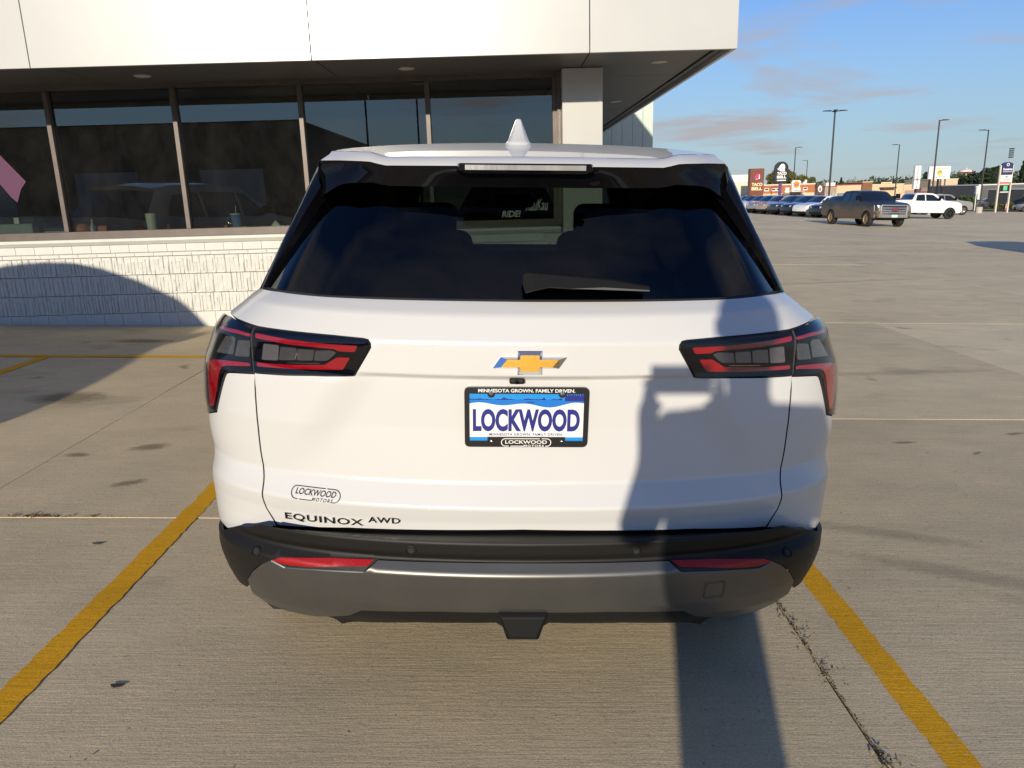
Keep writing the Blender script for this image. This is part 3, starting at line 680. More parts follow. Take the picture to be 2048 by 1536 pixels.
# ================================================================== vehicle maker (distant and off-frame vehicles, front half of the white car)
def build_vehicle(st):
    """returns {part: (mesh, default material)} lists for a style; y runs rear (0) to front (L)"""
    Lh = st['L']; hw = st['hw']; zb = st['belt']; tum = st['tum']
    wt = st.get('wt')
    def wid(y, z):
        if wt: base = _lin(wt, z)
        else: base = hw-max(0, z-zb)*tum-max(0, .5-z)*.10-max(0, abs(z-.85)-.1)*.03
        t = (y-Lh/2)/(Lh/2)
        pt_f, pt_r = st.get('taper', (.13, .10))
        k_ = pt_f if t > 0 else pt_r
        return base*(1-k_*abs(t)**5)
    top = st['top']                       # (y,z,kind of the strip that starts here)
    wr = st['wheel_r']+.045; zc = st['clear']
    low = []
    def arch(yc):
        a0 = math.asin(min(.95, (zc-st['wheel_r'])/wr)) if zc > st['wheel_r'] else -math.asin(min(.95, (st['wheel_r']-zc)/wr))
        return [(yc+wr*math.cos(a0+(math.pi-2*a0)*k_/14), st['wheel_r']+wr*math.sin(a0+(math.pi-2*a0)*k_/14)) for k_ in range(15)]
    low += arch(st['yf'])+arch(st['yr'])
    outline = [(y, z) for y, z, _ in top]+low
    holes = [round_poly(h, .03, 3) for h in st['windows']]
    step = st.get('step', .09)
    ol = resample(outline, step)
    gp_ = []
    y0 = min(p[0] for p in ol); y1 = max(p[0] for p in ol); z0 = min(p[1] for p in ol); z1 = max(p[1] for p in ol)
    y = y0
    while y < y1:
        z = z0
        while z < z1:
            if in_poly(y, z, ol) and seg_d(y, z, ol) > step*.35 and not any(in_poly(y, z, h) or seg_d(y, z, h) < step*.3 for h in holes): gp_.append((y, z))
            z += step
        y += step
    V, F = triangulate(ol, holes, gp_)
    mb = MB(); n_ = len(V)
    sv = [(wid(y, z), y, z) for y, z in V]
    f0 = F[0]; g = (Vector(sv[f0[1]])-Vector(sv[f0[0]])).cross(Vector(sv[f0[2]])-Vector(sv[f0[0]]))
    if g.x < 0: F = [f[::-1] for f in F]
    mb.add(sv, F); mb.add([(-x, y, z) for x, y, z in sv], [f[::-1] for f in F])
    # strips over the top
    parts = {'body': mb}
    pts = [(y, z) for y, z, _ in top]; kinds = [k_ for _, _, k_ in top]
    nl = 9; rows_s = []; rk = []
    for i in range(len(pts)-1):
        a, b = pts[i], pts[i+1]; m_ = max(1, int(math.hypot(b[0]-a[0], b[1]-a[1])/.18))
        for k_ in range(m_):
            t = k_/m_; rows_s.append((a[0]+(b[0]-a[0])*t, a[1]+(b[1]-a[1])*t)); rk.append(kinds[i])
    rows_s.append(pts[-1])
    line = []
    for i, (y, z) in enumerate(rows_s):
        p = rows_s[max(0, i-1)]; q = rows_s[min(len(rows_s)-1, i+1)]; ty, tz = q[0]-p[0], q[1]-p[1]; ll = math.hypot(ty, tz)+1e-9
        ny, nz = -tz/ll, ty/ll; b0_, b1_ = st.get('bulge', (.03, .05)); b = b0_+b1_*abs(ny)
        w_ = wid(y, z); r_ = []
        for j in range(nl):
            s = -1+2*j/(nl-1); s = math.copysign(abs(s)**.8, s); bu = b*(1-s*s)
            r_.append((w_*s, y+ny*bu, z+nz*bu))
        line.append(r_)
    for i in range(len(line)-1):
        k_ = rk[i]
        t = parts.setdefault(k_, MB())
        t.add(line[i]+line[i+1], [(j, j+1, nl+j+1, nl+j) for j in range(nl-1)])
    # underside
    parts['underbody'] = MB().box(-hw*.86, hw*.86, .25, Lh-.3, zc-.02, zc+.25)
    out = []
    pm = {'body': None, 'bed': M_dark, 'windscreen': M_farglass, 'rear_window': M_farglass, 'underbody': M_dark, 'nose': None, 'trim': M_plast}
    def mk(name, mbx, smooth=R(38)):
        me = bpy.data.meshes.new(name); me.from_pydata(mbx.v, [], mbx.f); me.materials.append(pm.get(name, M_dark))
        for p in me.polygons: p.use_smooth = True
        me.set_sharp_from_angle(angle=smooth); me.update(); return me
    for k_, v in parts.items(): out.append((k_, mk(k_, v), pm.get(k_, M_dark), (0, 0, 0), None))
    for h in holes:
        Vh, Fh = triangulate(resample(h, .12)); sv = [(wid(y, z)-.012, y, z) for y, z in Vh]
        f0 = Fh[0]; g = (Vector(sv[f0[1]])-Vector(sv[f0[0]])).cross(Vector(sv[f0[2]])-Vector(sv[f0[0]]))
        if g.x < 0: Fh = [f[::-1] for f in Fh]
        for sg in (1, -1):
            me = bpy.data.meshes.new('side_window'); me.from_pydata([(sg*x, y, z) for x, y, z in sv], [], Fh if sg > 0 else [f[::-1] for f in Fh]); me.materials.append(M_farglass)
            out.append(('side_window', me, M_farglass, (0, 0, 0), None))
    st['_wid'] = wid
    return out
def wheel_meshes(r_, wd, spokes, rimc):
    ty = MB().lathe([(r_*.66, -wd/2), (r_*.93, -wd/2), (r_, -wd*.36), (r_, wd*.36), (r_*.93, wd/2), (r_*.66, wd/2)], axis='X', n=28)
    me = bpy.data.meshes.new('tyre'); me.from_pydata(ty.v, [], ty.f); me.materials.append(M_rubber); [setattr(p, 'use_smooth', True) for p in me.polygons]; me.set_sharp_from_angle(angle=R(40))
    rm = MB().lathe([(r_*.66, -wd*.45), (r_*.60, -wd*.3), (r_*.56, wd*.1), (0, wd*.1)], axis='X', n=28).lathe([(r_*.17, -wd*.36), (r_*.14, -wd*.40), (0, -wd*.40)], axis='X', n=14)
    for k_ in range(spokes):
        a = 2*math.pi*k_/spokes; u = Vector((0, math.cos(a), math.sin(a))); v = Vector((0, -math.sin(a), math.cos(a)))
        p = [u*r_*.12+v*r_*.07, u*r_*.62+v*r_*.05, u*r_*.62-v*r_*.05, u*r_*.12-v*r_*.07]
        rm.add([q+Vector((-wd*.36, 0, 0)) for q in p]+[q+Vector((-wd*.20, 0, 0)) for q in p], [(0, 1, 2, 3), (0, 4, 5, 1), (2, 6, 7, 3), (1, 5, 6, 2)])
    m2 = bpy.data.meshes.new('rim'); m2.from_pydata(rm.v, [], rm.f); m2.materials.append(rimc)
    return me, m2
M_rimd = mat('dark_alloy', (.05, .05, .052), .35, metal=.8); M_rims = mat('silver_alloy', (.55, .54, .52), .3, metal=.9)
M_hl = mat('headlamp', (.72, .72, .68), .12, metal=.3, coat=1.); M_tlr = mat('far_tail_lamp', (.50, .02, .02), .2, coat=1.); M_grl = mat('grille_black', (.012, .012, .012), .4)
SUV = dict(L=4.62, hw=.92, belt=1.08, tum=.36, wheel_r=.355, yr=.86, yf=3.62, clear=.27,
           top=[(.12, .32, 'trim'), (.02, .55, 'body'), (0, .78, 'body'), (.06, 1.04, 'body'), (.10, 1.10, 'rear_window'), (.46, 1.55, 'body'), (.40, 1.60, 'body'), (.9, 1.66, 'body'), (1.7, 1.69, 'body'), (2.45, 1.65, 'body'), (2.62, 1.60, 'windscreen'), (3.32, 1.13, 'body'), (3.9, 1.04, 'body'), (4.35, .95, 'body'), (4.52, .88, 'body'), (4.60, .72, 'body'), (4.62, .46, 'trim'), (4.50, .28, 'trim'), (4.1, .27, 'trim')],
           windows=[[(.55, 1.16), (.80, 1.50), (1.38, 1.55), (1.38, 1.12)], [(1.45, 1.12), (1.45, 1.555), (2.32, 1.55), (2.32, 1.12)], [(2.39, 1.12), (2.39, 1.545), (2.56, 1.52), (3.05, 1.16), (3.0, 1.12)]],
           front=dict(hl=(.50, .875, .74, .86, 4.655, 4.30), grille=(.42, .50, .80, 4.615), plate=None), rear=dict(tl=(.80, .92, .10)), mirror=(2.95, 1.16), spokes=5)
SEDAN = dict(L=4.75, hw=.90, belt=.98, tum=.40, wheel_r=.335, yr=.95, yf=3.78, clear=.22,
             top=[(.10, .30, 'trim'), (.02, .50, 'body'), (0, .75, 'body'), (.08, .98, 'body'), (.55, 1.03, 'rear_window'), (1.35, 1.40, 'body'), (2.0, 1.46, 'body'), (2.7, 1.43, 'windscreen'), (3.45, 1.00, 'body'), (4.2, .88, 'body'), (4.60, .76, 'body'), (4.74, .60, 'body'), (4.75, .40, 'trim'), (4.62, .24, 'trim'), (4.3, .22, 'trim')],
             windows=[[(.95, 1.02), (1.35, 1.32), (1.85, 1.37), (1.85, 1.0)], [(1.92, 1.0), (1.92, 1.38), (2.6, 1.36), (3.2, 1.03), (3.15, 1.0)]],
             front=dict(hl=(.48, .85, .62, .72, 4.77, 4.45), grille=(.45, .42, .62, 4.74), plate=None), rear=dict(tl=(.72, .82, .09)), mirror=(3.05, 1.03), spokes=5)
TRUCK = dict(L=5.90, hw=1.02, belt=1.30, tum=.30, wheel_r=.415, yr=1.22, yf=4.97, clear=.46, taper=(.05, .03), bulge=(.02, .02),
             top=[(.10, .55, 'trim'), (0, .62, 'trim'), (0, .74, 'body'), (.0, 1.33, 'body'), (.06, 1.385, 'bed'), (1.86, 1.385, 'body'), (1.98, 1.44, 'rear_window'), (2.20, 1.82, 'body'), (2.35, 1.90, 'body'), (3.0, 1.935, 'body'), (3.55, 1.91, 'body'), (3.80, 1.84, 'windscreen'), (4.45, 1.38, 'body'), (4.75, 1.34, 'body'), (5.45, 1.28, 'body'), (5.70, 1.20, 'body'), (5.82, 1.10, 'body'), (5.90, .85, 'body'), (5.90, .58, 'trim'), (5.75, .46, 'trim'), (5.45, .46, 'trim')],
             windows=[[(2.22, 1.36), (2.36, 1.80), (2.95, 1.83), (2.95, 1.34)], [(3.03, 1.34), (3.03, 1.83), (3.58, 1.80), (4.16, 1.40), (4.12, 1.34)]],
             front=dict(hl=(.74, 1.00, .84, 1.16, 5.925, 5.66), grille=(.72, .70, 1.18, 5.885), plate=None), rear=dict(tl=(.93, 1.10, .16)), mirror=(4.0, 1.42), spokes=6, truck=True)
_vc = {}
def vehicle(name, label, cat, st, key, paint, x, y, heading, rim=None, group=None, noses=None):
    """heading: direction of travel, angle from +y towards +x; (x,y) is the middle of the vehicle on the ground"""
    if key not in _vc:
        _vc[key] = build_vehicle(st); _vc[key+'w'] = wheel_meshes(st['wheel_r'], .26 if st.get('truck') else .225, st['spokes'], M_rimd)
    root = empty(name, (x, y, -K*x)); root.rotation_euler = (Matrix.Rotation(TH, 4, 'Y') @ Matrix.Rotation(-heading, 4, 'Z')).to_euler()
    tag(root, label, cat, group)
    oy = -st['L']/2
    body = None
    for nm, me, dm, lc, _ in _vc[key]:
        o = share(nm if nm != 'trim' else 'bumper', me, root, (0, oy, 0), mat=(paint if dm is None else None))
    wid = st['_wid']; ty, rm = _vc[key+'w']
    tw = wid(st['yf'], .5)-.125
    for yy in (st['yr'], st['yf']):
        for sg in (-1, 1):
            we = empty('wheel', (sg*tw, oy+yy, st['wheel_r']), (0, 0, 0 if sg < 0 else math.pi), root)
            share('tyre', ty, we); share('rim', rm, we, mat=rim or M_rimd)
    # inner arches
    for yy in (st['yr'], st['yf']):
        MB().box(-hw_(st)*.80, hw_(st)*.80, oy+yy-st['wheel_r']-.06, oy+yy+st['wheel_r']+.06, st['wheel_r']-.05, st['wheel_r']*2+.09).obj('wheel_well', M_dark, root)
    xi, xo, z0_, z1_, yi, yo = st['front']['hl']
    for sg in (-1, 1):
        MB().add([(sg*xi, oy+yi, z0_), (sg*(xi*.3+xo*.7), oy+yi*.75+yo*.25, z0_+.01), (sg*xo, oy+yo, z0_+.03), (sg*xi, oy+yi-.03, z1_), (sg*(xi*.3+xo*.7), oy+yi*.75+yo*.25-.04, z1_), (sg*xo, oy+yo-.06, z1_),
                  (sg*(xi+.02), oy+yo-.1, z0_), (sg*(xi+.02), oy+yo-.1, z1_)],
                 [(0, 1, 4, 3), (1, 2, 5, 4), (3, 4, 5, 7), (0, 6, 2, 1), (0, 3, 7, 6)]).obj('headlamp', M_hl, root)
        tx, tz, th_ = st['rear']['tl']
        MB().box(min(sg*(tx-.10), sg*(tx+.045)), max(sg*(tx-.10), sg*(tx+.045)), oy-.02, oy+.22, tz-th_, tz+th_).obj('tail_lamp', M_tlr, root, bevel=.03)
        my, mz = st['mirror']; mw = wid(my, mz)
        MB().box(min(sg*(mw-.02), sg*(mw+.20)), max(sg*(mw-.02), sg*(mw+.20)), oy+my-.02, oy+my+.10, mz, mz+(.24 if st.get('truck') else .15)).obj('mirror', M_gloss, root, bevel=.03)
    gx, g0, g1, gy = st['front']['grille']
    MB().add([(-gx, oy+gy+.02, g0), (gx, oy+gy+.02, g0), (gx*1.05, oy+gy-.03, g1), (-gx*1.05, oy+gy-.03, g1), (0, oy+gy+.075, g0), (0, oy+gy+.035, g1)],
             [(0, 4, 5, 3), (4, 1, 2, 5)]).obj('grille', M_grl, root)
    return root
def hw_(st): return st['hw']
# ================================================================== the white car
car = empty('white_suv', (0, 1.74, 0), (0, TH, 0))
tag(car, 'white mid size SUV seen square from behind, nearest to the camera', 'SUV')
def G(s, z): return surf(s, z, 'G')
def B(s, z): return surf(s, z, 'B')
def GL(s, z): return surf(s, z, 'L')
def rows_for(tab, lo, hi, stp=.016):
    zs = sorted([z for z, _ in tab]); base = []
    z = lo
    while z < hi: base.append(z); z += stp
    for c in zs: base += [c-.007, c, c+.007]
    base = sorted(b for b in base if lo < b < hi); o = [base[0]]
    for b in base[1:]:
        if b-o[-1] > .004: o.append(b)
    return lambda s: [b+.02*min(abs(s), .9)**2 for b in o]
RG = rows_for(G_T, .50, 1.31); RB = rows_for(B_T, .33, .71)
def mir(p): return [(-a, b) for a, b in p]
# outlines, left half given as +s and mirrored
seam = [(.690, 1.082), (.6845, 1.04), (.6828, 1.0017), (.6795, .94), (.6778, .8855), (.679, .84), (.6797, .805), (.6785, .765), (.676, .7366), (.669, .7055), (.643, .658)]
lamp_in = [(.731, 1.1969), (.6285, 1.1934), (.5017, 1.1888), (.4176, 1.1842), (.4051, 1.1814), (.3966, 1.1739), (.394, 1.1638), (.425, 1.0903), (.5266, 1.0890), (.6895, 1.0838)]
lamp_top_out = [(.7343, 1.1985), (.80, 1.2035), (.866, 1.2085)]
half = [(0, .6833), (.4431, .6736)]+seam[::-1]+[(.6875, 1.0795), (.60, 1.0815), (.5266, 1.0850), (.430, 1.0865), (.422, 1.0880), (.390, 1.1638), (.393, 1.1755), (.403, 1.1855), (.4176, 1.1882), (.5017, 1.1928), (.6285, 1.1974), (.731, 1.2010), (.80, 1.2070), (.87, 1.2110), (.92, 1.2105)]
top = [(1.20, 1.225), (1.20, 1.262), (.945, 1.2736), (.7879, 1.2776), (.6118, 1.2753), (.3747, 1.2744), (0, 1.2736)]
ol = [(-a, b) for a, b in half]+[(-a, b) for a, b in top]
gate = ol+[(a, b) for a, b in (half+top)[::-1]][1:-1]
patch('liftgate', gate, G, M_white, car, step=.019, rows=RG, rim=.022, rim_mat=M_dark)  # dark edges put shade into the panel gaps where white rims would catch sun
# dark gaps behind the panels
patch('panel_gap_backing', [(-.9, .60), (.9, .60), (.9, 1.245), (-.9, 1.245)], G, M_dark, car, step=.03, rows=RG, off=-.030, rim=0)
def cellmat(name, base, rough):
    mm = mat(name, base, rough, metal=.75, coat=1.); nt = mm.node_tree; nn = nt.nodes; l = nt.links; b = nn['Principled BSDF']
    t = nn.new('ShaderNodeTexCoord'); hs_ = []
    for ax, sc in (('X', 150), ('Z', 190)):
        wv = nn.new('ShaderNodeTexWave'); wv.bands_direction = ax; wv.inputs['Scale'].default_value = sc; wv.inputs['Distortion'].default_value = .4; l.new(t.outputs['Object'], wv.inputs['Vector']); hs_.append(wv.outputs['Fac'])
    m_ = nn.new('ShaderNodeMath'); m_.operation = 'ADD'; l.new(hs_[0], m_.inputs[0]); l.new(hs_[1], m_.inputs[1])
    bp = nn.new('ShaderNodeBump'); bp.inputs['Strength'].default_value = .9; bp.inputs['Distance'].default_value = .0030; l.new(m_.outputs[0], bp.inputs['Height']); l.new(bp.outputs[0], b.inputs['Normal'])
    return mm
M_cell = cellmat('lamp_cell', (.66, .64, .58), .16); M_celld = cellmat('lamp_cell_dark', (.36, .35, .32), .14)
for sg in (-1, 1):
    def S(p): return [(sg*a, b) for a, b in p]
    q = [(.6895, 1.0775)]+[(a+.0045, b) for a, b in seam[1:-1]]+[(.6485, .6555), (.7074, .6435), (.7622, .624), (.8284, .600), (.90, .580), (1.28, .560), (1.28, .915), (.955, .915), (.930, .9165), (.832, .9480), (.829, .9560), (.809, 1.0052), (.788, 1.057), (.783, 1.0662), (.7735, 1.0700)]
    patch('quarter_panel', S(q), G, M_white, car, step=.019, rows=RG, rim=.022, rim_mat=M_dark)
    # tail lamp: two housings, red light guides, clear cells
    lo = [(.7385, 1.1975), (.80, 1.2020), (.866, 1.2070), (.93, 1.2035), (1.10, 1.170), (1.10, .93), (.96, .921), (.9315, .9215), (.8340, .9533), (.8123, 1.0052), (.7915, 1.059), (.7855, 1.0690), (.7756, 1.0742), (.693, 1.0851)]
    tl = patch('tail_lamp', S(lo), GL, M_gloss, car, step=.02, off=.004, rim=.014, rim_mat=M_dark)
    il = patch('tail_lamp', S(lamp_in), GL, M_gloss, car, step=.02, off=.004, rim=.014, rim_mat=M_dark)
    for nm, pl, mt, pr in (
        ('red_guide', [(.7165, 1.1837), (.6179, 1.1763), (.5182, 1.1704), (.4246, 1.1685), (.429, 1.1525), (.4728, 1.1531), (.4828, 1.1583), (.6138, 1.1639), (.71, 1.1719)], M_red, il),
        ('red_guide', [(.6871, 1.1089), (.6017, 1.1104), (.501, 1.1164), (.4726, 1.1371), (.4394, 1.1373), (.4524, 1.1059), (.5293, 1.1023), (.5994, 1.1001), (.684, 1.0985)], M_red, il),
        ('red_guide', [(.8800, 1.1823), (.7851, 1.1841), (.7300, 1.1799), (.7290, 1.1729), (.7751, 1.1763), (.870, 1.1755)], M_red, tl),
        ('red_guide', [(.8800, 1.0858), (.8406, 1.0952), (.7793, 1.1017), (.7085, 1.105), (.7035, 1.0970), (.784, 1.0883), (.801, 1.0828), (.8098, 1.0692), (.8202, 1.0209), (.8392, .9676), (.8620, .9601), (.8700, 1.0318)], M_red, tl),
        ('lamp_cell', [(.6804, 1.1601), (.6353, 1.159), (.6299, 1.1194), (.6747, 1.118)], M_cell, il),
        ('lamp_cell', [(.6297, 1.1559), (.5851, 1.1554), (.5805, 1.1241), (.6252, 1.121)], M_celld, il),
        ('lamp_cell', [(.5794, 1.1535), (.5368, 1.1535), (.5343, 1.1257), (.5768, 1.1241)], M_celld, il),
        ('lamp_cell', [(.5322, 1.1515), (.4916, 1.1545), (.4757, 1.1495), (.4903, 1.1329), (.4984, 1.1268), (.5308, 1.1259)], M_celld, il),
        ('lamp_cell', [(.8186, 1.1645), (.784, 1.1673), (.7766, 1.163), (.7694, 1.1209), (.8421, 1.1152)], M_celld, tl),
        ('lamp_cell', [(.7649, 1.1597), (.7240, 1.1635), (.7150, 1.121), (.7631, 1.1176)], M_celld, tl)):
        patch(nm, S(round_poly(pl, .004, 2)), GL, mt, pr, step=.012, off=.0066, rim=.0022)
    patch('lens_cover', S(lo), GL, M_lampglass, tl, step=.02, off=.0086, rim=0)
    patch('lens_cover', S(lamp_in), GL, M_lampglass, il, step=.02, off=.0086, rim=0)
    for z_ in (1.1125,):
        patch('lamp_trim_bar', S([(.60, 1.1165), (.515, 1.1205), (.515, 1.1185), (.60, 1.1145)]), GL, M_dkchrome, il, step=.02, off=.0068, rim=.001)
# ---- bumper
bt = [(0, .6755), (.2, .6763), (.44, .6792), (.60, .6815), (.648, .6815), (.7048, .6755), (.7652, .652), (.8287, .630), (.90, .605), (1.20, .58), (1.20, .40), (.94, .42), (.80, .445), (.776, .47), (.7645, .5018), (.737, .5361), (.702, .5707), (.671, .5918), (.6375, .607), (.3789, .6190), (0, .6185)]
patch('bumper_cover', [(-a, b) for a, b in bt]+[(a, b) for a, b in bt[::-1]][1:-1], B, M_plast, car, step=.02, rows=RB, rim=.012)
# ledge between the bumper crease and the gate, and the dark slot under the gate
sgb = [(0, .6833), (.2, .679), (.4431, .6736), (.56, .667), (.643, .658)]
for nm_, mt_, dy0, dz0 in (('bumper_ledge', M_plast, .0, -.010),):
    A_ = []; C_ = []
    for i in range(-24, 25):
        s__ = .66*i/24; zc_ = .6750+.02*surf(s__, .68, 'B')[0]**2; p = B(s__, zc_); zg = _lin(sgb, abs(s__)); q_ = G(s__, zg)
        A_.append(p); C_.append((q_[0]*.5+p[0]*.5, q_[1]-.004, zg-.011)); 
    D_ = [(x, y+.10, z-.004) for x, y, z in C_]
    n_ = len(A_); mesh(nm_, A_+C_+D_, [(k_*n_+i, k_*n_+i+1, (k_+1)*n_+i+1, (k_+1)*n_+i) for k_ in range(2) for i in range(n_-1)], mt_, car, R(40))
gt = [(0, .6165), (.3760, .6160), (.4065, .5925), (.4120, .5900), (.5439, .5829), (.6286, .575), (.6690, .5895), (.700, .5685), (.735, .534), (.762, .500), (.768, .4948), (.7803, .4422), (.792, .395), (.77, .372), (.6978, .3662), (.5968, .3733), (.4738, .4262), (.4347, .4533), (.2362, .467), (0, .4702)]
gp = [(-a, b) for a, b in gt]+[(a, b) for a, b in gt[::-1]][1:-1]
patch('skid_panel', gp, B, M_grey, car, step=.02, rows=RB, off=.0015, rim=.02)
def Bd(s, z):                                   # lower black diffuser set a little forward of the skid panel
    x, y, zz_ = surf(s, z, 'B'); return (x, y+.004, zz_)
dt = [(0, .476), (.236, .473), (.4347, .459), (.48, .430), (.60, .378), (.5491, .3774), (.5188, .3536), (.4868, .3640), (.2846, .4037), (.0719, .4200), (.036, .352), (0, .352)]
patch('diffuser', [(-a, b) for a, b in dt]+[(a, b) for a, b in dt[::-1]][1:-1], Bd, M_plast, car, step=.02, off=0, rim=.03)
def Bh(s, z): x, y, zz_ = surf(s, z, 'B'); return (x, y+.004, zz_)
hc = [(-.066, .463), (.066, .463), (.058, .40), (.036, .345), (-.036, .345), (-.058, .40)]
hb = MB()
hv = [(-.066, .030, .470), (.066, .030, .470), (.042, .030, .392), (-.042, .030, .392), (-.058, .020, .462), (.058, .020, .462), (.036, .016, .404), (-.036, .016, .404), (-.066, .12, .470), (.066, .12, .470), (.042, .12, .392), (-.042, .12, .392)]
hb.add(hv, [(4, 7, 6, 5), (0, 4, 5, 1), (1, 5, 6, 2), (2, 6, 7, 3), (3, 7, 4, 0), (0, 1, 9, 8), (1, 2, 10, 9), (2, 3, 11, 10), (3, 0, 8, 11)]).obj('hitch_cover', mat('hitch_black', (.006, .006, .006), .6, spec=.2), car, bevel=.003)
MB().add([(-.036, .0145, .404), (.036, .0145, .404), (.041, .027, .3925), (-.041, .027, .3925)], [(3, 2, 1, 0)]).obj('hitch_lip', M_grey, car)
for sg in (-1, 1):
    def S(p): return [(sg*a, b) for a, b in p]
    hz = patch('reflector', S([(.6690, .5930), (.6375, .6050), (.3795, .6172), (.4078, .5945), (.5439, .5849), (.6286, .5775)]), Bh, M_dark, car, step=.02, off=.002, rim=.02)
    patch('reflector_lens', S([(.6640, .5940), (.6373, .6025), (.5052, .6122), (.3860, .6150), (.4030, .6025), (.4631, .5993), (.5686, .5922), (.6197, .5892)]), Bh, M_redref, hz, step=.014, off=.006, rim=.004)
    for s_, z_ in ((.7165, .6064), (.288, .6497)):
        c = Vector(B(sg*s_, z_)); e = .004
        n_ = (Vector(B(sg*s_+e, z_))-Vector(B(sg*s_-e, z_))).cross(Vector(B(sg*s_, z_+e))-Vector(B(sg*s_, z_-e))).normalized()
        if n_.y > 0: n_ = -n_
        ps = MB().lathe([(.0145, -.004), (.0145, .0022), (.0125, .0028), (.0115, .0006), (0, .0006)], n=24).obj('parking_sensor', M_plast, car, smooth=.6, loc=tuple(c))
        ps.rotation_euler = n_.to_track_quat('Z', 'Y').to_euler()
        MB().lathe([(.0085, .0004), (.0080, .0018), (0, .0018)], n=20).obj('sensor_face', M_dark, ps, smooth=.6)
# tow eye cover: shallow square outline on the right of the skid panel
tq = round_poly([(.475, .552), (.530, .552), (.535, .497), (.478, .497)], .006, 3)
inn = round_poly([(.477, .550), (.528, .550), (.533, .499), (.480, .499)], .006, 3)
patch('tow_cover_seam', tq, B, mat('tow_seam', (.05, .045, .04), .6), car, step=.02, off=.0042, rim=.0, holes=[inn])
# ---- emblem, camera, plate
def gch(lift0=0.):
    def f(a, b, l):
        p = Vector(G(a, b)); return (p.x, p.y-l-lift0, p.z)
    return f
gf = gch()
def bow(w_, h_, k_=1.):
    W2, H2 = w_/2, h_/2; a = .165*w_; hz_ = .30*h_
    sk = .145*w_*.75
    return [(-a, H2), (a, H2), (a, hz_*.78), (W2, hz_*.78), (W2-sk, -hz_*.78), (a, -hz_*.78), (a, -H2), (-a, -H2), (-a, -hz_*.78), (-W2, -hz_*.78), (-W2+sk, hz_*.78), (-a, hz_*.78)]
ez_ = 1.1325; ex_ = .011
o1 = bow(.186, .062); i1 = bow(.144, .042)
o1 = [(x+ex_, z+ez_) for x, z in o1]; i1 = [(x+ex_, z+ez_) for x, z in i1]
def gl(x, z, l): p = G(x, 1.13); return (x, p[1]-l, z)
n_ = 12
vs = [gl(x, z, -.002) for x, z in o1]+[gl(x, z, .004) for x, z in o1]+[gl(x, z, .012) for x, z in i1]
fs = [(i, (i+1) % n_, n_+(i+1) % n_, n_+i) for i in range(n_)]+[(n_+i, n_+(i+1) % n_, 2*n_+(i+1) % n_, 2*n_+i) for i in range(n_)]
fs = [f[::-1] for f in fs]
em = mesh('emblem', vs, fs, M_chrome, car)
M_gold = mat('gold_emblem', (.62, .34, .05), .38, metal=.55, bump=(500, .3, .0010), noise=(220, .08, 2))
cc = [gl(x, z, .0098) for x, z in i1]
V2, F2 = triangulate(i1)
mesh('emblem_face', [gl(x, z, .0118) for x, z in V2], F2, M_gold, em)
MB().box(-.040, -.002, .090, .125, 1.0765, 1.0905).obj('rear_camera', M_plast, car, bevel=.005)
cm = MB().lathe([(.0055, 0), (.0055, -.003), (.004, -.004), (0, -.004)], (-.021, .091, 1.083), axis='Y', n=16).obj('rear_camera_lens', M_gloss, car, smooth=.6)
# licence plate
PX, PZ = .0045, .9865; PWd, PHt = .1585, .0805
PY = G(0, .9865)[1]-.006
tilt = -.05
def pl_(x, z, l): return (PX+x, PY-l+(z)*(-.045), PZ+z)
pfn = lambda a, b, l: pl_(a, b, l)
lp_ = empty('licence_plate', parent=car)
M_pw = mat('plate_white', (.74, .73, .70), .35, coat=.3); M_pb = mat('plate_blue', (.012, .25, .66), .35, coat=.3); M_pn = mat('plate_navy', (.012, .018, .19), .4, coat=.3); M_fr = mat('plate_frame_black', (.010, .010, .011), .35, bump=(300, .1, .0005))
M_pbd = mat('plate_blue_deep', (.008, .16, .55), .35, coat=.3)
def flat(name, poly, mt, l, parent=lp_):
    V, F = triangulate(poly); 
    me_ = [pl_(x, z, l) for x, z in V]
    f0 = F[0]; nn_ = (Vector(me_[f0[1]])-Vector(me_[f0[0]])).cross(Vector(me_[f0[2]])-Vector(me_[f0[0]]))
    if nn_.y > 0: F = [f[::-1] for f in F]
    return mesh(name, me_, F, mt, parent)
def slab_(name, poly, mt, l0, l1, parent=lp_, holes=()):
    V, F = triangulate(poly, holes)
    a = [pl_(x, z, l1) for x, z in V]; n__ = len(a); b = [pl_(x, z, l0) for x, z in V]
    f0 = F[0]; nn_ = (Vector(a[f0[1]])-Vector(a[f0[0]])).cross(Vector(a[f0[2]])-Vector(a[f0[0]]))
    if nn_.y > 0: F = [f[::-1] for f in F]
    cnt = {}
    for f in F:
        for k_ in range(3): cnt[(f[k_], f[(k_+1) % 3])] = 1
    fs_ = list(F)+[(j, i, n__+i, n__+j) for (i, j) in cnt if (j, i) not in cnt]
    return mesh(name, a+b, fs_, mt, parent)
slab_('plate', round_poly([(-.150, -.073), (.150, -.073), (.150, .073), (-.150, .073)], .008), M_pw, -.004, .0006)
wav = [(-.148+.296*i/24, .0335+.0045*math.sin(i*.62+.5)+.003*math.sin(i*.31)) for i in range(25)]
flat('plate_sky', wav+[(.148, .070), (-.148, .070)], M_pb, .0010)
flat('plate_lake', [(-.148, .0455), (.148, .0455)]+wav[::-1], M_pbd, .0013)
rr_ = random.Random(2); sh_ = [(-.148+.24*i/40, .0475+abs(rr_.gauss(0, .0016))+.001*math.sin(i*.5)) for i in range(41)]
flat('plate_far_shore', [(-.148, .0463), (.092, .0463)]+sh_[::-1], M_pn, .0016)
pt = [(.098, .0435), (.148, .0435), (.148, .060)]
for i in range(9): pt += [(.1455-.0055*i, .0645+rr_.uniform(-.002, .005)), (.1430-.0055*i, .0565+rr_.uniform(-.002, .002))]
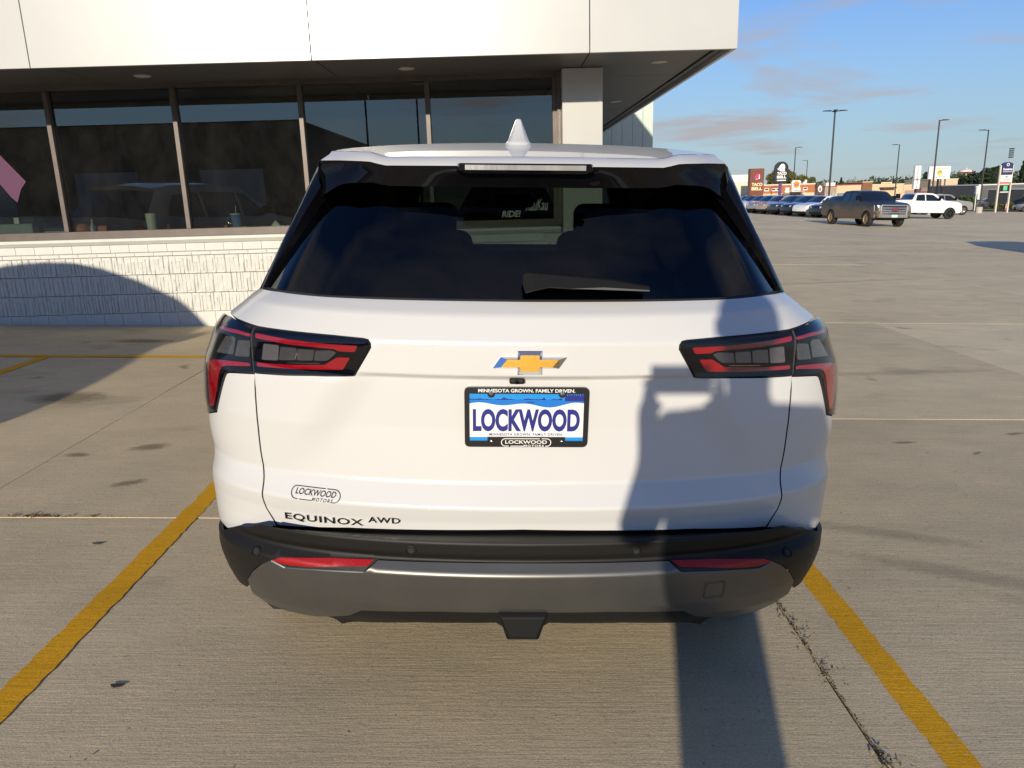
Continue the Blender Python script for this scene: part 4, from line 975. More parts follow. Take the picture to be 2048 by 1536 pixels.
flat('plate_pines', pt+[(.097, .050)], M_pn, .0016)
flat('plate_canoe', [(.000, .0385), (.019, .0385), (.021, .0415), (.014, .0400), (.012, .043), (.010, .0400), (.005, .0400), (.004, .0425), (.002, .0398), (-.002, .0405)], M_pn, .0017)
flat('plate_band', [(-.148, -.070), (.148, -.070), (.148, -.0545), (-.148, -.0545)], M_pb, .0010)
lettering('plate_lettering', 'LOCKWOOD', M_pn, lp_, pfn, .275, .061, 0, -.0085, bold=.042, thick=.0018)
lettering('plate_lettering', 'MINNESOTA GROWN. FAMILY DRIVEN.', M_pn, lp_, pfn, .190, .0072, 0, -.0470, bold=.006, thick=.0018, space=1.15)
po = round_poly([(-PWd, -PHt), (PWd, -PHt), (PWd, PHt), (-PWd, PHt)], .014, 5)
hol = [(-.1465, -.064), (-.100, -.064), (-.100, -.0535), (.100, -.0535), (.100, -.064), (.1465, -.064), (.1465, .0635)]
def notch(cx_): return [(cx_+.0095*math.cos(R(-a)), .0635+.0105*math.sin(R(-a))) for a in range(0, 181, 30)]
hol += notch(.0905)+notch(-.0905)+[(-.1465, .0635)]
fr_ = slab_('plate_frame', po, M_fr, -.004, .0055, holes=[hol])
lettering('frame_lettering', 'MINNESOTA GROWN. FAMILY DRIVEN.', M_pw, fr_, pfn, .246, .0092, 0, .0722, bold=.022, thick=.0062)
lettering('frame_lettering', 'LOCKWOOD', M_pw, fr_, pfn, .108, .0098, 0, -.0665, bold=.020, thick=.0062)
lettering('frame_lettering', 'MOTORS', M_pw, fr_, pfn, .052, .0056, .020, -.0768, bold=.02, thick=.0062, space=1.2)
def stadium(w_, h_, cx_, cz_, n__=8):
    r__ = h_/2; o = []
    for k_ in range(n__+1): a = R(90-180*k_/n__); o.append((cx_+w_/2-r__+r__*math.cos(a), cz_+r__*math.sin(a)))
    for k_ in range(n__+1): a = R(270-180*k_/n__); o.append((cx_-w_/2+r__+r__*math.cos(a), cz_+r__*math.sin(a)))
    return o
def loop_logo(name, mt, fn, parent, cx_, cz_, w_, h_, th_, thick, gaps):
    """stadium shaped line with gaps; gaps = list of (x0,x1,top?)"""
    ou = stadium(w_, h_, cx_, cz_, 10); inn_ = stadium(w_-2*th_, h_-2*th_, cx_, cz_, 10)
    ou2 = []; in2 = []
    for i in range(len(ou)):
        a, b = ou[i], ou[(i+1) % len(ou)]; c, d_ = inn_[i], inn_[(i+1) % len(ou)]
        k__ = 24 if abs(a[0]-b[0]) > w_*.4 else 1
        for q in range(k__): t = q/k__; ou2.append((a[0]+(b[0]-a[0])*t, a[1]+(b[1]-a[1])*t)); in2.append((c[0]+(d_[0]-c[0])*t, c[1]+(d_[1]-c[1])*t))
    mb = MB(); n__ = len(ou2)
    for i in range(n__):
        j = (i+1) % n__; xm = (ou2[i][0]+ou2[j][0])/2; tp = ou2[i][1] > cz_
        if any(g0 < xm < g1 and tp == gt_ for g0, g1, gt_ in gaps): continue
        mb.add([fn(*ou2[i], thick), fn(*ou2[j], thick), fn(*in2[j], thick), fn(*in2[i], thick)], [(0, 1, 2, 3)])
    return mb.obj(name, mt, parent)
loop_logo('frame_logo_line', M_pw, pfn, fr_, 0, -.0675, .130, .0225, .0021, .0062, [(-.043, -.039, False), (-.005, .048, False), (.038, .041, True)])
for sx_ in (-.0905, .0905):
    b_ = MB().lathe([(0, -.008), (.0055, -.007), (.0068, -.004), (.0068, 0)], axis='Y', n=16).obj('plate_screw', M_chrome, lp_, smooth=.8, loc=pl_(sx_, .0655, 0))
    MB().lathe([(.0042, -.0064), (.0030, -.0064), (.0022, -.0058), (0, -.0058)], axis='Y', n=14).obj('screw_hole', M_dkchrome, fr_, smooth=.8, loc=pl_(sx_*1.0, -.062, 0))
# ---- badges on the gate
M_blk = mat('sticker_black', (.012, .012, .016), .4)
lettering('dealer_sticker', 'LOCKWOOD', M_blk, car, lambda a, b, l: gf(a, b-.030*(a+.53), l+.0012), .110, .0145, -.532, .7690, bold=.012, shear=.3, thick=.0006)
lettering('dealer_sticker', 'MOTORS', M_blk, car, lambda a, b, l: gf(a, b-.030*(a+.53), l+.0012), .056, .0085, -.512, .7535, bold=.004, shear=.3, thick=.0006, space=1.3)
loop_logo('dealer_sticker', M_blk, lambda a, b, l: gf(a, b-.030*(a+.53), l+.0012), car, -.532, .7655, .134, .033, .0022, .0006, [(-.541, -.485, False), (-.58, -.5755, False), (-.508, -.503, True)])
M_badge = mat('badge_chrome', (.42, .42, .40), .22, metal=1.)
lettering('model_badge', 'EQUINOX', M_badge, car, gf, .211, .0225, -.5115, .6915, bold=.018, thick=.0045, space=1.12)
lettering('model_badge', 'AWD', M_badge, car, gf, .083, .0175, -.352, .7035, bold=.018, thick=.0045, space=1.1)
# ---- glass, spoiler, roof of the white car
def lines_mirror(l):
    """l = outer..centre points of the left half -> full left-to-right list"""
    r_ = [(-x, y, z) for x, y, z in l if abs(x) > .004][::-1]
    return list(l)+r_
def samp(l, n_):
    d = [0.]
    for a, b in zip(l, l[1:]): d.append(d[-1]+math.dist(a, b))
    o = []
    for i in range(n_):
        t = d[-1]*i/(n_-1); k_ = min(max(bisect.bisect_right(d, t)-1, 0), len(l)-2); q = (t-d[k_])/(d[k_+1]-d[k_]+1e-12)
        o.append(tuple(l[k_][j]+(l[k_+1][j]-l[k_][j])*q for j in range(3)))
    return o
def loft(name, lns, mt, parent, smooth=R(40), n_=49, same=False):
    L_ = [samp(lines_mirror(l), n_) if not same else lines_mirror(l) for l in lns]; n_ = len(L_[0])
    vs = [p for l in L_ for p in l]
    return mesh(name, vs, [(k_*n_+i, k_*n_+i+1, (k_+1)*n_+i+1, (k_+1)*n_+i) for k_ in range(len(L_)-1) for i in range(n_-1)], mt, parent, smooth)
lip = [(-.574, .47, 1.63), (-.513, .43, 1.629), (-.423, .385, 1.625), (-.379, .365, 1.614), (-.185, .32, 1.613), (-.001, .31, 1.614)]
ridge = [(-.552, .52, 1.6575), (-.50, .485, 1.6555), (-.432, .44, 1.652), (-.379, .415, 1.6385), (-.19, .37, 1.638), (.0, .36, 1.639)]
low = [(-.590, .475, 1.520), (-.562, .44, 1.537), (-.511, .415, 1.564), (-.484, .40, 1.568), (-.415, .39, 1.57), (-.377, .38, 1.561), (-.189, .36, 1.559), (0., .355, 1.559)]
def shift(l, dx=0, dy=0, dz=0, k_=1.): return [(x*k_+(dx if x < -.01 else 0), y+dy, z+dz) for x, y, z in l]
def six(l): return [samp(l, 25)[i] for i in range(25)]
rid, lp2, lw = six(ridge), six(lip), six(low)
sp_top = loft('spoiler', [rid, [(a[0], (a[1]+b[1])/2-.006, (a[2]+b[2])/2+.004) for a, b in zip(rid, lp2)], lp2], M_white, car, R(60), same=True)
mid1 = [(a[0]*.996, a[1]+.004, a[2]-.008) for a in lp2]
mid2 = [(a[0]*.5+b[0]*.5, a[1]*.5+b[1]*.5, a[2]*.5+b[2]*.5) for a, b in zip(lp2, lw)]
und = [(a[0]*.985, a[1]+.075, a[2]+.012) for a in lw]
loft('spoiler_underside', [[(a[0], a[1]+.001, a[2]-.0015) for a in lp2], mid1, mid2, lw, und], M_gloss, sp_top, R(50), same=True)
# third brake lamp
bl = MB()
bl.add([(-.178, .318, 1.620), (.178, .318, 1.620), (.182, .310, 1.598), (.160, .318, 1.590), (-.160, .318, 1.590), (-.182, .310, 1.598),
        (-.172, .292, 1.619), (.172, .292, 1.619), (.176, .292, 1.600), (.155, .300, 1.592), (-.155, .300, 1.592), (-.176, .292, 1.600)],
       [(6, 11, 10, 9, 8, 7), (0, 6, 7, 1), (1, 7, 8, 2), (2, 8, 9, 3), (3, 9, 10, 4), (4, 10, 11, 5), (5, 11, 6, 0)])
bl_ = bl.obj('brake_lamp', M_gloss, car, bevel=.002)
MB().box(-.158, .158, .2875, .293, 1.6015, 1.6150).obj('brake_lamp_lens', mat('clear_led_lens', (.27, .26, .25), .2, metal=.3, coat=1., noise=(14, .25, 3, (1, 1, .1)), bump=(120, .35, .001, (1, .2, .2))), bl_, bevel=.001)
MB().lathe([(.0, -.004), (.013, -.003), (.016, 0)], (.188, .352, 1.578), axis='Y', n=16).obj('washer_nozzle', M_gloss, car, smooth=.9)
# rear glass
base = [(-.742, .425, 1.2795), (-.667, .322, 1.2825), (-.5255, .243, 1.2800), (-.40, .214, 1.2795), (-.20, .190, 1.2790), (0, .184, 1.2788)]
tp = [(-.575, .52, 1.545), (-.50, .485, 1.575), (-.40, .465, 1.582), (-.20, .435, 1.578), (0, .43, 1.577)]
rg = []
for k_ in range(13):
    t = k_/12; bl__ = math.sin(math.pi*t)*.012
    rg.append([(a[0]+(b[0]-a[0])*t, a[1]+(b[1]-a[1])*t-bl__, a[2]+(b[2]-a[2])*t+bl__*.5) for a, b in zip(samp(base, 25), samp(tp, 25))])
loft('rear_window', rg, M_rearglass, car, 3.2, same=True)
# glass seal along the gate
sb = [(x, y+.004, z-.003) for x, y, z in samp(base, 25)]
loft('window_seal', [[(x, y-.010, z-.012) for x, y, z in sb], [(x, y-.012, z-.002) for x, y, z in sb], [(x*.995, y-.003, z+.003) for x, y, z in sb]], M_dark, car, 3.2, same=True)
# printed black band round the glass edge and the gloss blades beside it
for sg in (-1, 1):
    o_ = [(-.760, .445, 1.270), (-.703, .462, 1.39), (-.642, .480, 1.508), (-.584, .488, 1.622)]
    i_ = [(-.738, .400, 1.280), (-.674, .418, 1.395), (-.612, .440, 1.498), (-.570, .442, 1.560)]
    b_ = [(-.715, .412, 1.284), (-.648, .432, 1.395), (-.585, .470, 1.498), (-.550, .480, 1.540)]
    f_ = [(-.775, .60, 1.275), (-.718, .60, 1.39), (-.66, .60, 1.508), (-.60, .60, 1.64)]
    r0 = [samp(l, 12) for l in (f_, o_, [((a[0]+b[0])/2-.004, (a[1]+b[1])/2-.010, (a[2]+b[2])/2) for a, b in zip(o_, i_)], i_, b_)]
    vs = [(sg*-p[0]*-1 if sg < 0 else -p[0], p[1], p[2]) for l in r0 for p in l]
    vs = [((p[0] if sg < 0 else -p[0]), p[1], p[2]) for l in r0 for p in l]
    fs = [(k_*12+i, k_*12+i+1, (k_+1)*12+i+1, (k_+1)*12+i) for k_ in range(4) for i in range(11)]
    if sg < 0: fs = [f[::-1] for f in fs]
    mesh('window_blade', vs, fs, M_gloss, car, R(50))
# roof
def rst(y, hw__, ze, zc): return [(-hw__*math.cos(R(90*i/24)), y, ze+(zc-ze)*math.sin(R(90*i/24))**1.2) if i < 24 else (0, y, zc) for i in range(25)]
rr0 = [(a[0], a[1]+.002, a[2]+.001) for a in rid]
roof_l = [rr0, rst(.75, .600, 1.668, 1.699), rst(1.0, .628, 1.684, 1.714), rst(1.5, .638, 1.700, 1.736), rst(2.1, .64, 1.694, 1.740), rst(2.62, .62, 1.655, 1.705)]
loft('roof', roof_l, M_white, car, R(60), same=True)
# shark fin
fin = []
for (y, hw__, z) in ((.690, .041, 1.675), (.698, .040, 1.697), (.706, .034, 1.702), (.745, .0098, 1.768), (.752, .007, 1.772)):
    fin.append((y, hw__, z))
fm = MB(); vs = []
for (y, hw__, z) in fin:
    vs += [(-hw__, y+.02, z), (-hw__*.6, y, z), (hw__*.6, y, z), (hw__, y+.02, z), (hw__*.5, .90-(z-1.69)*1.2, z), (-hw__*.5, .90-(z-1.69)*1.2, z)]
fm.add(vs, [(k_*6+i, k_*6+(i+1) % 6, k_*6+6+(i+1) % 6, k_*6+6+i) for k_ in range(4) for i in range(6)]+[(24, 25, 26, 27, 28, 29)])
fm.obj('shark_fin_antenna', M_white, car, smooth=R(50), loc=(-.012, 0, 0))
# wiper
wp = [(-.007, 1.344), (.006, 1.3485), (.022, 1.347), (.075, 1.343), (.128, 1.339), (.219, 1.331), (.319, 1.315), (.317, 1.3045), (.209, 1.3085), (.12, 1.3075), (.059, 1.311), (.022, 1.304), (-.001, 1.298), (-.008, 1.320)]
def wy(z, x): return .188+(z-1.30)*.80+.09*x*x
V_, F_ = triangulate(wp); nW = len(V_)
a_ = [(x, wy(z, x)-.034-.006*math.exp(-((x-.02)/.04)**2), z) for x, z in V_]; b_ = [(x, wy(z, x)-.010, z) for x, z in V_]
cn = {}
if (Vector(a_[F_[0][1]])-Vector(a_[F_[0][0]])).cross(Vector(a_[F_[0][2]])-Vector(a_[F_[0][0]])).y > 0: F_ = [f[::-1] for f in F_]
for f in F_:
    for k_ in range(3): cn[(f[k_], f[(k_+1) % 3])] = 1
wo = mesh('rear_wiper', a_+b_, F_+[(j, i, nW+i, nW+j) for i, j in cn if (j, i) not in cn], M_plast, car)
bv = wo.modifiers.new('bevel', 'BEVEL'); bv.width = .004; bv.segments = 3; bv.limit_method = 'ANGLE'
MB().add([(x, wy(z, x)-.040, z) for x, z in ((.115, 1.3105), (.315, 1.3045), (.316, 1.3075), (.20, 1.3135))], [(0, 1, 2, 3)]).obj('wiper_blade', mat('wiper_grey', (.10, .10, .095), .4), wo)
MB().lathe([(.024, 0), (.024, .03), (.012, .036)], (.012, .245, 1.305), axis='Y', n=18).obj('wiper_pivot', M_plast, wo, smooth=.6)
# ---- front half of the body
EQ = dict(L=4.65, hw=.95, belt=1.12, tum=.36, wheel_r=.36, yr=.93, yf=3.66, clear=.30, taper=(.12, .0), step=.07,
          wt=[(.25, .86), (.45, .91), (.60, .936), (.88, .938), (1.04, .929), (1.12, .915), (1.18, .89), (1.27, .785), (1.64, .605), (1.70, .58)],
          top=[(.60, .45, 'x'), (.60, 1.20, 'x'), (.605, 1.26, 'x'), (.615, 1.64, 'x'), (.75, 1.668, 'x'), (1.0, 1.684, 'x'), (1.5, 1.70, 'x'), (2.1, 1.694, 'x'), (2.62, 1.655, 'windscreen'), (3.35, 1.17, 'body'), (3.9, 1.08, 'body'), (4.35, .99, 'body'), (4.55, .88, 'body'), (4.63, .70, 'trim'), (4.65, .50, 'trim'), (4.52, .30, 'trim'), (4.15, .29, 'trim')],
          windows=[[(.80, 1.27), (1.02, 1.56), (1.42, 1.60), (1.42, 1.20)], [(1.50, 1.18), (1.50, 1.60), (2.32, 1.60), (2.32, 1.17)], [(2.40, 1.17), (2.40, 1.59), (2.60, 1.57), (3.10, 1.22), (3.05, 1.17)]],
          front=dict(hl=(.82, .72, 4.40, .20, .08), grille=(.5, .62, .88, 4.60)), mirror=(2.98, 1.2), spokes=6)
for nm, me, dm, lc, _ in build_vehicle(EQ):
    if nm in ('x', 'underbody'): continue
    gm = {'windscreen': M_frontglass, 'side_window': M_sideglass}.get(nm)
    if gm: me.materials.clear(); me.materials.append(gm)
    o = share({'body': 'body_shell', 'trim': 'front_bumper'}.get(nm, nm), me, car, mat=(M_white if dm is None else None))
EQ2 = dict(EQ, windows=[], wt=[(z, w_*.965) for z, w_ in EQ['wt']])  # added without window openings; blocks stray light from the side windows
for nm, me, dm, lc, _ in build_vehicle(EQ2):
    if nm == 'body':
        me.materials.clear(); me.materials.append(M_dark); share('blackout_lining', me, car, (0, 0, 0))
ty_, rm_ = wheel_meshes(.36, .235, 6, M_rimd)
for yy in (EQ['yr'], EQ['yf']):
    for sg in (-1, 1):
        we = empty('wheel', (sg*.80, yy, .36), (0, 0, 0 if sg < 0 else math.pi), car); share('tyre', ty_, we); share('rim', rm_, we)
for sg in (-1, 1):
    my, mz = EQ['mirror']
    MB().box(min(sg*.86, sg*1.06), max(sg*.86, sg*1.06), my, my+.12, mz, mz+.16).obj('door_mirror', M_white, car, bevel=.04, seg=3)
    MB().box(min(sg*.60, sg*.80), max(sg*.60, sg*.80), 4.44, 4.54, .72, .80).obj('headlamp', M_hl, car, bevel=.02)
# cabin seen through the glass
MB().box(-.80, .80, .30, 4.2, .42, .50).obj('cabin_floor', M_dark, car)
MB().box(-.74, .74, .26, 1.15, .50, .98).obj('load_floor', M_dark, car)
for sg in (-1, 1):
    MB().box(min(sg*.76, sg*.80), max(sg*.76, sg*.80), .45, 3.6, .5, 1.15).obj('door_card', M_dark, car)
    MB().add([(sg*.735, .50, 1.15), (sg*.735, .95, 1.15), (sg*.545, 1.05, 1.60), (sg*.545, .60, 1.60)], [(0, 1, 2, 3)]).obj('pillar_trim', M_dark, car)
MB().box(-.56, .56, .56, 2.55, 1.612, 1.622).obj('headlining', M_dark, car)
MB().box(-.80, .80, 3.10, 3.75, .8, 1.20).obj('dashboard', M_dark, car, bevel=.05)
MB().box(-.11, .11, 2.62, 2.66, 1.47, 1.55).obj('inner_mirror', M_gloss, car, bevel=.02)
MB().box(-.66, .66, 1.15, 1.30, .55, 1.20).obj('rear_seat_back', M_seat, car, bevel=.06, seg=3)
def seat(x, y, zt, w_):
    s_ = empty('seat', parent=car)
    MB().box(x-w_, x+w_, y, y+.14, .62, zt-.14).obj('seat_back', M_seat, s_, bevel=.07, seg=3)
    MB().box(x-.15, x+.15, y-.02, y+.10, zt-.20, zt).obj('headrest', M_seat, s_, bevel=.05, seg=3)
seat(-.455, 2.22, 1.50, .235); seat(.455, 2.22, 1.50, .235)
for x in (-.42, .42): MB().box(x-.13, x+.13, 1.20, 1.30, 1.20, 1.335).obj('rear_headrest', M_seat, car, bevel=.05, seg=3)
for sg in (-1, 1):
    MB().tube((sg*.575, 2.58, 1.64), (sg*.80, 3.36, 1.17), .075, .085, n=10).obj('pillar_trim', M_dark, car, smooth=.9)
st_ = MB(); q = [(-.38+.185*math.cos(R(a)), 2.98+.06*math.sin(R(a)), 1.10+.17*math.sin(R(a))) for a in range(0, 361, 20)]
for a, b in zip(q, q[1:]): st_.tube(a, b, .016, n=6)
st_.obj('steering_wheel', M_dark, car, smooth=1.)
# ================================================================== vehicles
def paint(n, c, rough=.3, metal=.0, noise=None): return mat('paint_'+n, c, rough, metal=metal, coat=1., noise=noise)
P_blk = paint('black', (.012, .012, .014)); P_wht = paint('white', (.76, .75, .72)); P_tan = paint('tan', (.42, .33, .25), metal=.2); P_sil = paint('silver', (.38, .38, .38), metal=.5)
P_chr = paint('charcoal', (.035, .037, .042)); P_blu = paint('dark_blue', (.025, .035, .06)); P_gry = paint('warm_grey', (.33, .31, .28), metal=.3)
grp = 'vehicles parked side by side in the far row'
row = [(1, P_blk, 24.9, 59.6, SUV, 'black SUV at the right end of the far parked row, nearest the muddy pickup'),
       (2, P_wht, 24.75, 62.6, SUV, 'white SUV second from the right in the far parked row'),
       (3, P_blk, 24.85, 65.8, SUV, 'black SUV between the white SUV and a charcoal one in the far row'),
       (4, P_chr, 24.85, 69.0, SUV, 'charcoal SUV just right of the tan SUV in the far row'),
       (5, P_tan, 24.75, 72.0, SUV, 'tan SUV in the middle of the far parked row'),
       (6, P_sil, 24.85, 75.2, SUV, 'silver SUV just left of the tan SUV in the far row'),
       (7, P_wht, 25.10, 78.4, SUV, 'white SUV third from the left in the far parked row'),
       (8, P_blu, 25.25, 81.6, SUV, 'dark blue SUV near the left end of the far row'),
       (9, P_gry, 25.6, 84.8, SUV, 'grey SUV at the left end of the far row beside the spoiler')]
HD = R(180+73)
for i, pt_, fx, fy, st, lb in row:
    # (fx,fy) is the front axle
    dv = Vector((math.sin(HD), math.cos(HD))); c = Vector((fx, fy))-dv*(st['yf']-st['L']/2)
    vehicle('parked_suv', lb, 'SUV', st, 'suv', pt_, c.x, c.y, HD, group=grp)
# muddy pickup facing the camera
M_mud = mat('muddy_bronze_paint', (.055, .040, .026), .5, coat=.6, coat_r=.12, noise=(1.4, .35, 4))
mn = M_mud.node_tree; b_ = mn.nodes['Principled BSDF']
g_ = mn.nodes.new('ShaderNodeTexCoord'); sxn = mn.nodes.new('ShaderNodeSeparateXYZ'); mn.links.new(g_.outputs['Object'], sxn.inputs[0])
nz = mn.nodes.new('ShaderNodeTexNoise'); nz.inputs['Scale'].default_value = 1.6; nz.inputs['Detail'].default_value = 5; mn.links.new(g_.outputs['Object'], nz.inputs['Vector'])
ad = mn.nodes.new('ShaderNodeMath'); ad.operation = 'MULTIPLY_ADD'; ad.inputs[1].default_value = .75; mn.links.new(nz.outputs['Fac'], ad.inputs[0])
ng = mn.nodes.new('ShaderNodeMath'); ng.operation = 'MULTIPLY'; ng.inputs[1].default_value = -1.; mn.links.new(sxn.outputs['Z'], ng.inputs[0]); mn.links.new(ng.outputs[0], ad.inputs[2])
mr = mn.nodes.new('ShaderNodeMapRange'); mr.inputs[1].default_value = -.80; mr.inputs[2].default_value = -.45; mn.links.new(ad.outputs[0], mr.inputs[0])
mxn = mn.nodes.new('ShaderNodeMix'); mxn.data_type = 'RGBA'; mn.links.new(mr.outputs[0], mxn.inputs['Factor']); mxn.inputs['A'].default_value = (.010, .009, .010, 1); mxn.inputs['B'].default_value = (.115, .076, .042, 1)
mn.links.new(mxn.outputs['Result'], b_.inputs['Base Color'])
M_mudrim = mat('muddy_rim', (.32, .24, .13), .5, metal=.4, noise=(20, .4, 3))
hd = math.pi-R(5.5); dv = Vector((math.sin(hd), math.cos(hd))); c = Vector((20.75, 42.05))-dv*(TRUCK['yf']-TRUCK['L']/2)
gm = vehicle('pickup_truck', 'mud splashed dark bronze crew cab pickup with big chrome grille', 'pickup truck', TRUCK, 'truck', M_mud, c.x, c.y, hd, rim=M_mudrim)
o = TRUCK['L']/2
M_rb = mat('red_badge', (.40, .01, .015), .3, coat=1.)
fy_ = o+.10
M_brt = mat('bright_trim', (.48, .475, .46), .25, metal=.75)
for z in (.78, .90, 1.02):
    MB().add([(-.70, fy_-.07, z-.030), (0, fy_-.0, z-.030), (.70, fy_-.07, z-.030), (-.70, fy_-.085, z+.030), (0, fy_-.015, z+.030), (.70, fy_-.085, z+.030)], [(0, 1, 4, 3), (1, 2, 5, 4)]).obj('grille_bar', M_brt, gm)
MB().box(-.74, .74, fy_-.16, fy_-.055, 1.12, 1.20).obj('grille_bar', M_brt, gm, bevel=.02)
for sg in (-1, 1): MB().box(min(sg*.70, sg*.76), max(sg*.70, sg*.76), fy_-.20, fy_-.06, .66, 1.14).obj('grille_bar', M_brt, gm, bevel=.01)
bb_ = MB().add([(-1.02, fy_-.28, .52), (-.75, fy_-.01, .52), (.75, fy_-.01, .52), (1.02, fy_-.28, .52), (-1.02, fy_-.28, .70), (-.75, fy_-.01, .68), (.75, fy_-.01, .68), (1.02, fy_-.28, .70), (-.75, fy_-.3, .69), (.75, fy_-.3, .69)], [(0, 1, 5, 4), (1, 2, 6, 5), (2, 3, 7, 6), (4, 5, 8), (5, 6, 9, 8), (6, 7, 9)]).obj('chrome_bumper', M_brt, gm)
MB().box(-.20, .20, fy_-.02, fy_+.015, .89, 1.03).obj('badge', M_dkchrome, gm)
ch = chart((0, fy_+.02, .96), (-1, 0, 0), (0, 0, 1))
lettering('badge_lettering', 'GMC', M_rb, gm, ch, .30, .10, bold=.04, thick=.01)
MB().box(-.17, .17, fy_-.0, fy_+.012, .53, .67).obj('licence_plate', mat('plate_pale', (.55, .66, .62), .4), gm)
for sg in (-1, 1):
    MB().box(min(sg*.92, sg*1.06), max(sg*.92, sg*1.06), -1.25, 1.55, .40, .47).obj('side_step', M_mud, gm, bevel=.02)
    MB().box(min(sg*.76, sg*1.0), max(sg*.76, sg*1.0), o-.30, o-.02, .80, .84).obj('headlamp_trim', M_brt, gm)
    MB().box(min(sg*.74, sg*.86), max(sg*.74, sg*.86), o-.14, o+.03, .86, 1.16).obj('headlamp_trim', M_brt, gm, bevel=.01)
# white pickup side on
c = Vector((34.3-(TRUCK['yf']-TRUCK['L']/2), 60.1)); hd = R(90)
vehicle('pickup_truck', 'clean white crew cab pickup side on behind the muddy pickup', 'pickup truck', TRUCK, 'truck', P_wht, c.x, c.y, hd)
vehicle('pickup_truck', 'silver pickup nose showing behind the white pickup', 'pickup truck', TRUCK, 'truck', P_gry, 42.6, 75.6, R(88), rim=M_rims)
vehicle('parked_suv', 'dark SUV parked in front of the grey building beside the tall sign', 'SUV', SUV, 'suv', P_chr, 72.2, 114.5, R(-80))
vehicle('parked_sedan', 'dark car at the right edge behind the traffic cone', 'car', SEDAN, 'sedan', P_chr, 66.2, 95.5, R(-70))
vehicle('parked_suv', 'white SUV half hidden under the shop awnings behind the muddy pickup', 'SUV', SUV, 'suv', P_wht, 60., 128., R(-90))
vehicle('parked_sedan', 'red car parked at the shop fronts behind the muddy pickup', 'car', SEDAN, 'sedan', paint('red', (.35, .03, .02)), 66., 130., R(-85))
# off to the sides: they throw the shadows at both edges of the picture
vehicle('parked_suv', 'grey SUV parked left of the frame whose shadow falls on the block wall', 'SUV', SUV, 'suv', P_gry, -5.80, 3.2, R(159))
vehicle('parked_suv', 'black SUV parked right of the frame whose shadow reaches in', 'SUV', SUV, 'suv', P_blk, 17.3, 20.6, R(84))

# ================================================================== lamp posts
M_post = mat('dark_post', (.030, .032, .033), .5, metal=.3)
M_cbase = mat('post_base_concrete', (.45, .41, .34), .9, noise=(5, .1, 4))
def lamp_post(label, x, y, h, arms, base=True):
    t = empty('lamp_post', (x, y, -K*x)); tag(t, label, 'lamp post', 'parking lot lamp posts')
    if base: MB().lathe([(.33, -.2), (.33, .62), (.30, .66), (0, .66)], n=20).obj('post_base', M_cbase, t, smooth=.6)
    MB().tube((0, 0, .6), (0, 0, h), .085, .065, n=12).obj('pole', M_post, t, smooth=.7)
    for a in arms:
        u = Vector((math.sin(a), math.cos(a), 0)); v = Vector((u.y, -u.x, 0))
        MB().tube((0, 0, h-.08), tuple(u*.42+Vector((0, 0, h-.02))), .035, n=8).obj('arm', M_post, t)
        p = u*.40; q = u*1.02; s_ = v*.17; z = h-.02
        MB().add([p-s_+Vector((0, 0, z-.03)), q-s_+Vector((0, 0, z-.01)), q+s_+Vector((0, 0, z-.01)), p+s_+Vector((0, 0, z-.03)), p-s_*.8+Vector((0, 0, z+.06)), q-s_*.8+Vector((0, 0, z+.04)), q+s_*.8+Vector((0, 0, z+.04)), p+s_*.8+Vector((0, 0, z+.06))],
                 [(0, 3, 2, 1), (4, 5, 6, 7), (0, 1, 5, 4), (1, 2, 6, 5), (2, 3, 7, 6), (3, 0, 4, 7)]).obj('lamp_head', M_post, t)
    return t
lamp_post('tall lamp post with four heads behind the muddy pickup', 28.6, 68, 8.8, (R(90), R(-90), R(20), R(200)))
lamp_post('thin lamp post rising right of the black arched sign', 43.7, 117, 8.8, (R(90),), False)
lamp_post('far lamp post with its head turned left above the brick building', 61.2, 157, 8.8, (R(-90),), False)
lamp_post('lamp post behind the muddy pickup cab with head turned left', 55.2, 109, 8.8, (R(-90),), False)
lamp_post('lamp post right behind the car wash sign with bent arm', 41.6, 75, 8.8, (R(75),))
lamp_post('lamp post on a concrete base near the right edge', 52.6, 85, 8.8, (R(-90),))
lamp_post('lamp post behind the photographer mirrored in the showroom glass', -6.2, -40, 8.4, (R(90),))
lamp_post('second lamp post behind the photographer', -9.6, -38, 8.8, (R(-80), R(90)))

# ================================================================== signs
def panel(parent, name, x0, x1, z0, z1, y, mt, dep=.35, bev=.02): return MB().box(x0, x1, y, y+dep, z0, z1).obj(name, mt, parent, bevel=bev)
M_brn = mat('rust_brown_panel', (.17, .045, .022), .5, noise=(.6, .08, 3)); M_crm = mat('cream_letters', (.80, .68, .40), .5); M_blkp = mat('sign_black', (.015, .014, .018), .4); M_wp = mat('sign_white', (.80, .79, .76), .45)
M_pur = mat('sign_purple', (.11, .045, .20), .45); M_mag = mat('sign_magenta', (.62, .02, .15), .45); M_oran = mat('sign_orange', (.80, .30, .03), .45); M_rd = mat('sign_red', (.48, .03, .03), .45); M_nav = mat('sign_navy', (.025, .028, .12), .45)
def poly_part(parent, name, pts, mt, ch, l=.02):
    V, F = triangulate(pts); vs = [ch(x, z, l) for x, z in V]
    return mesh(name, vs, F, mt, parent)
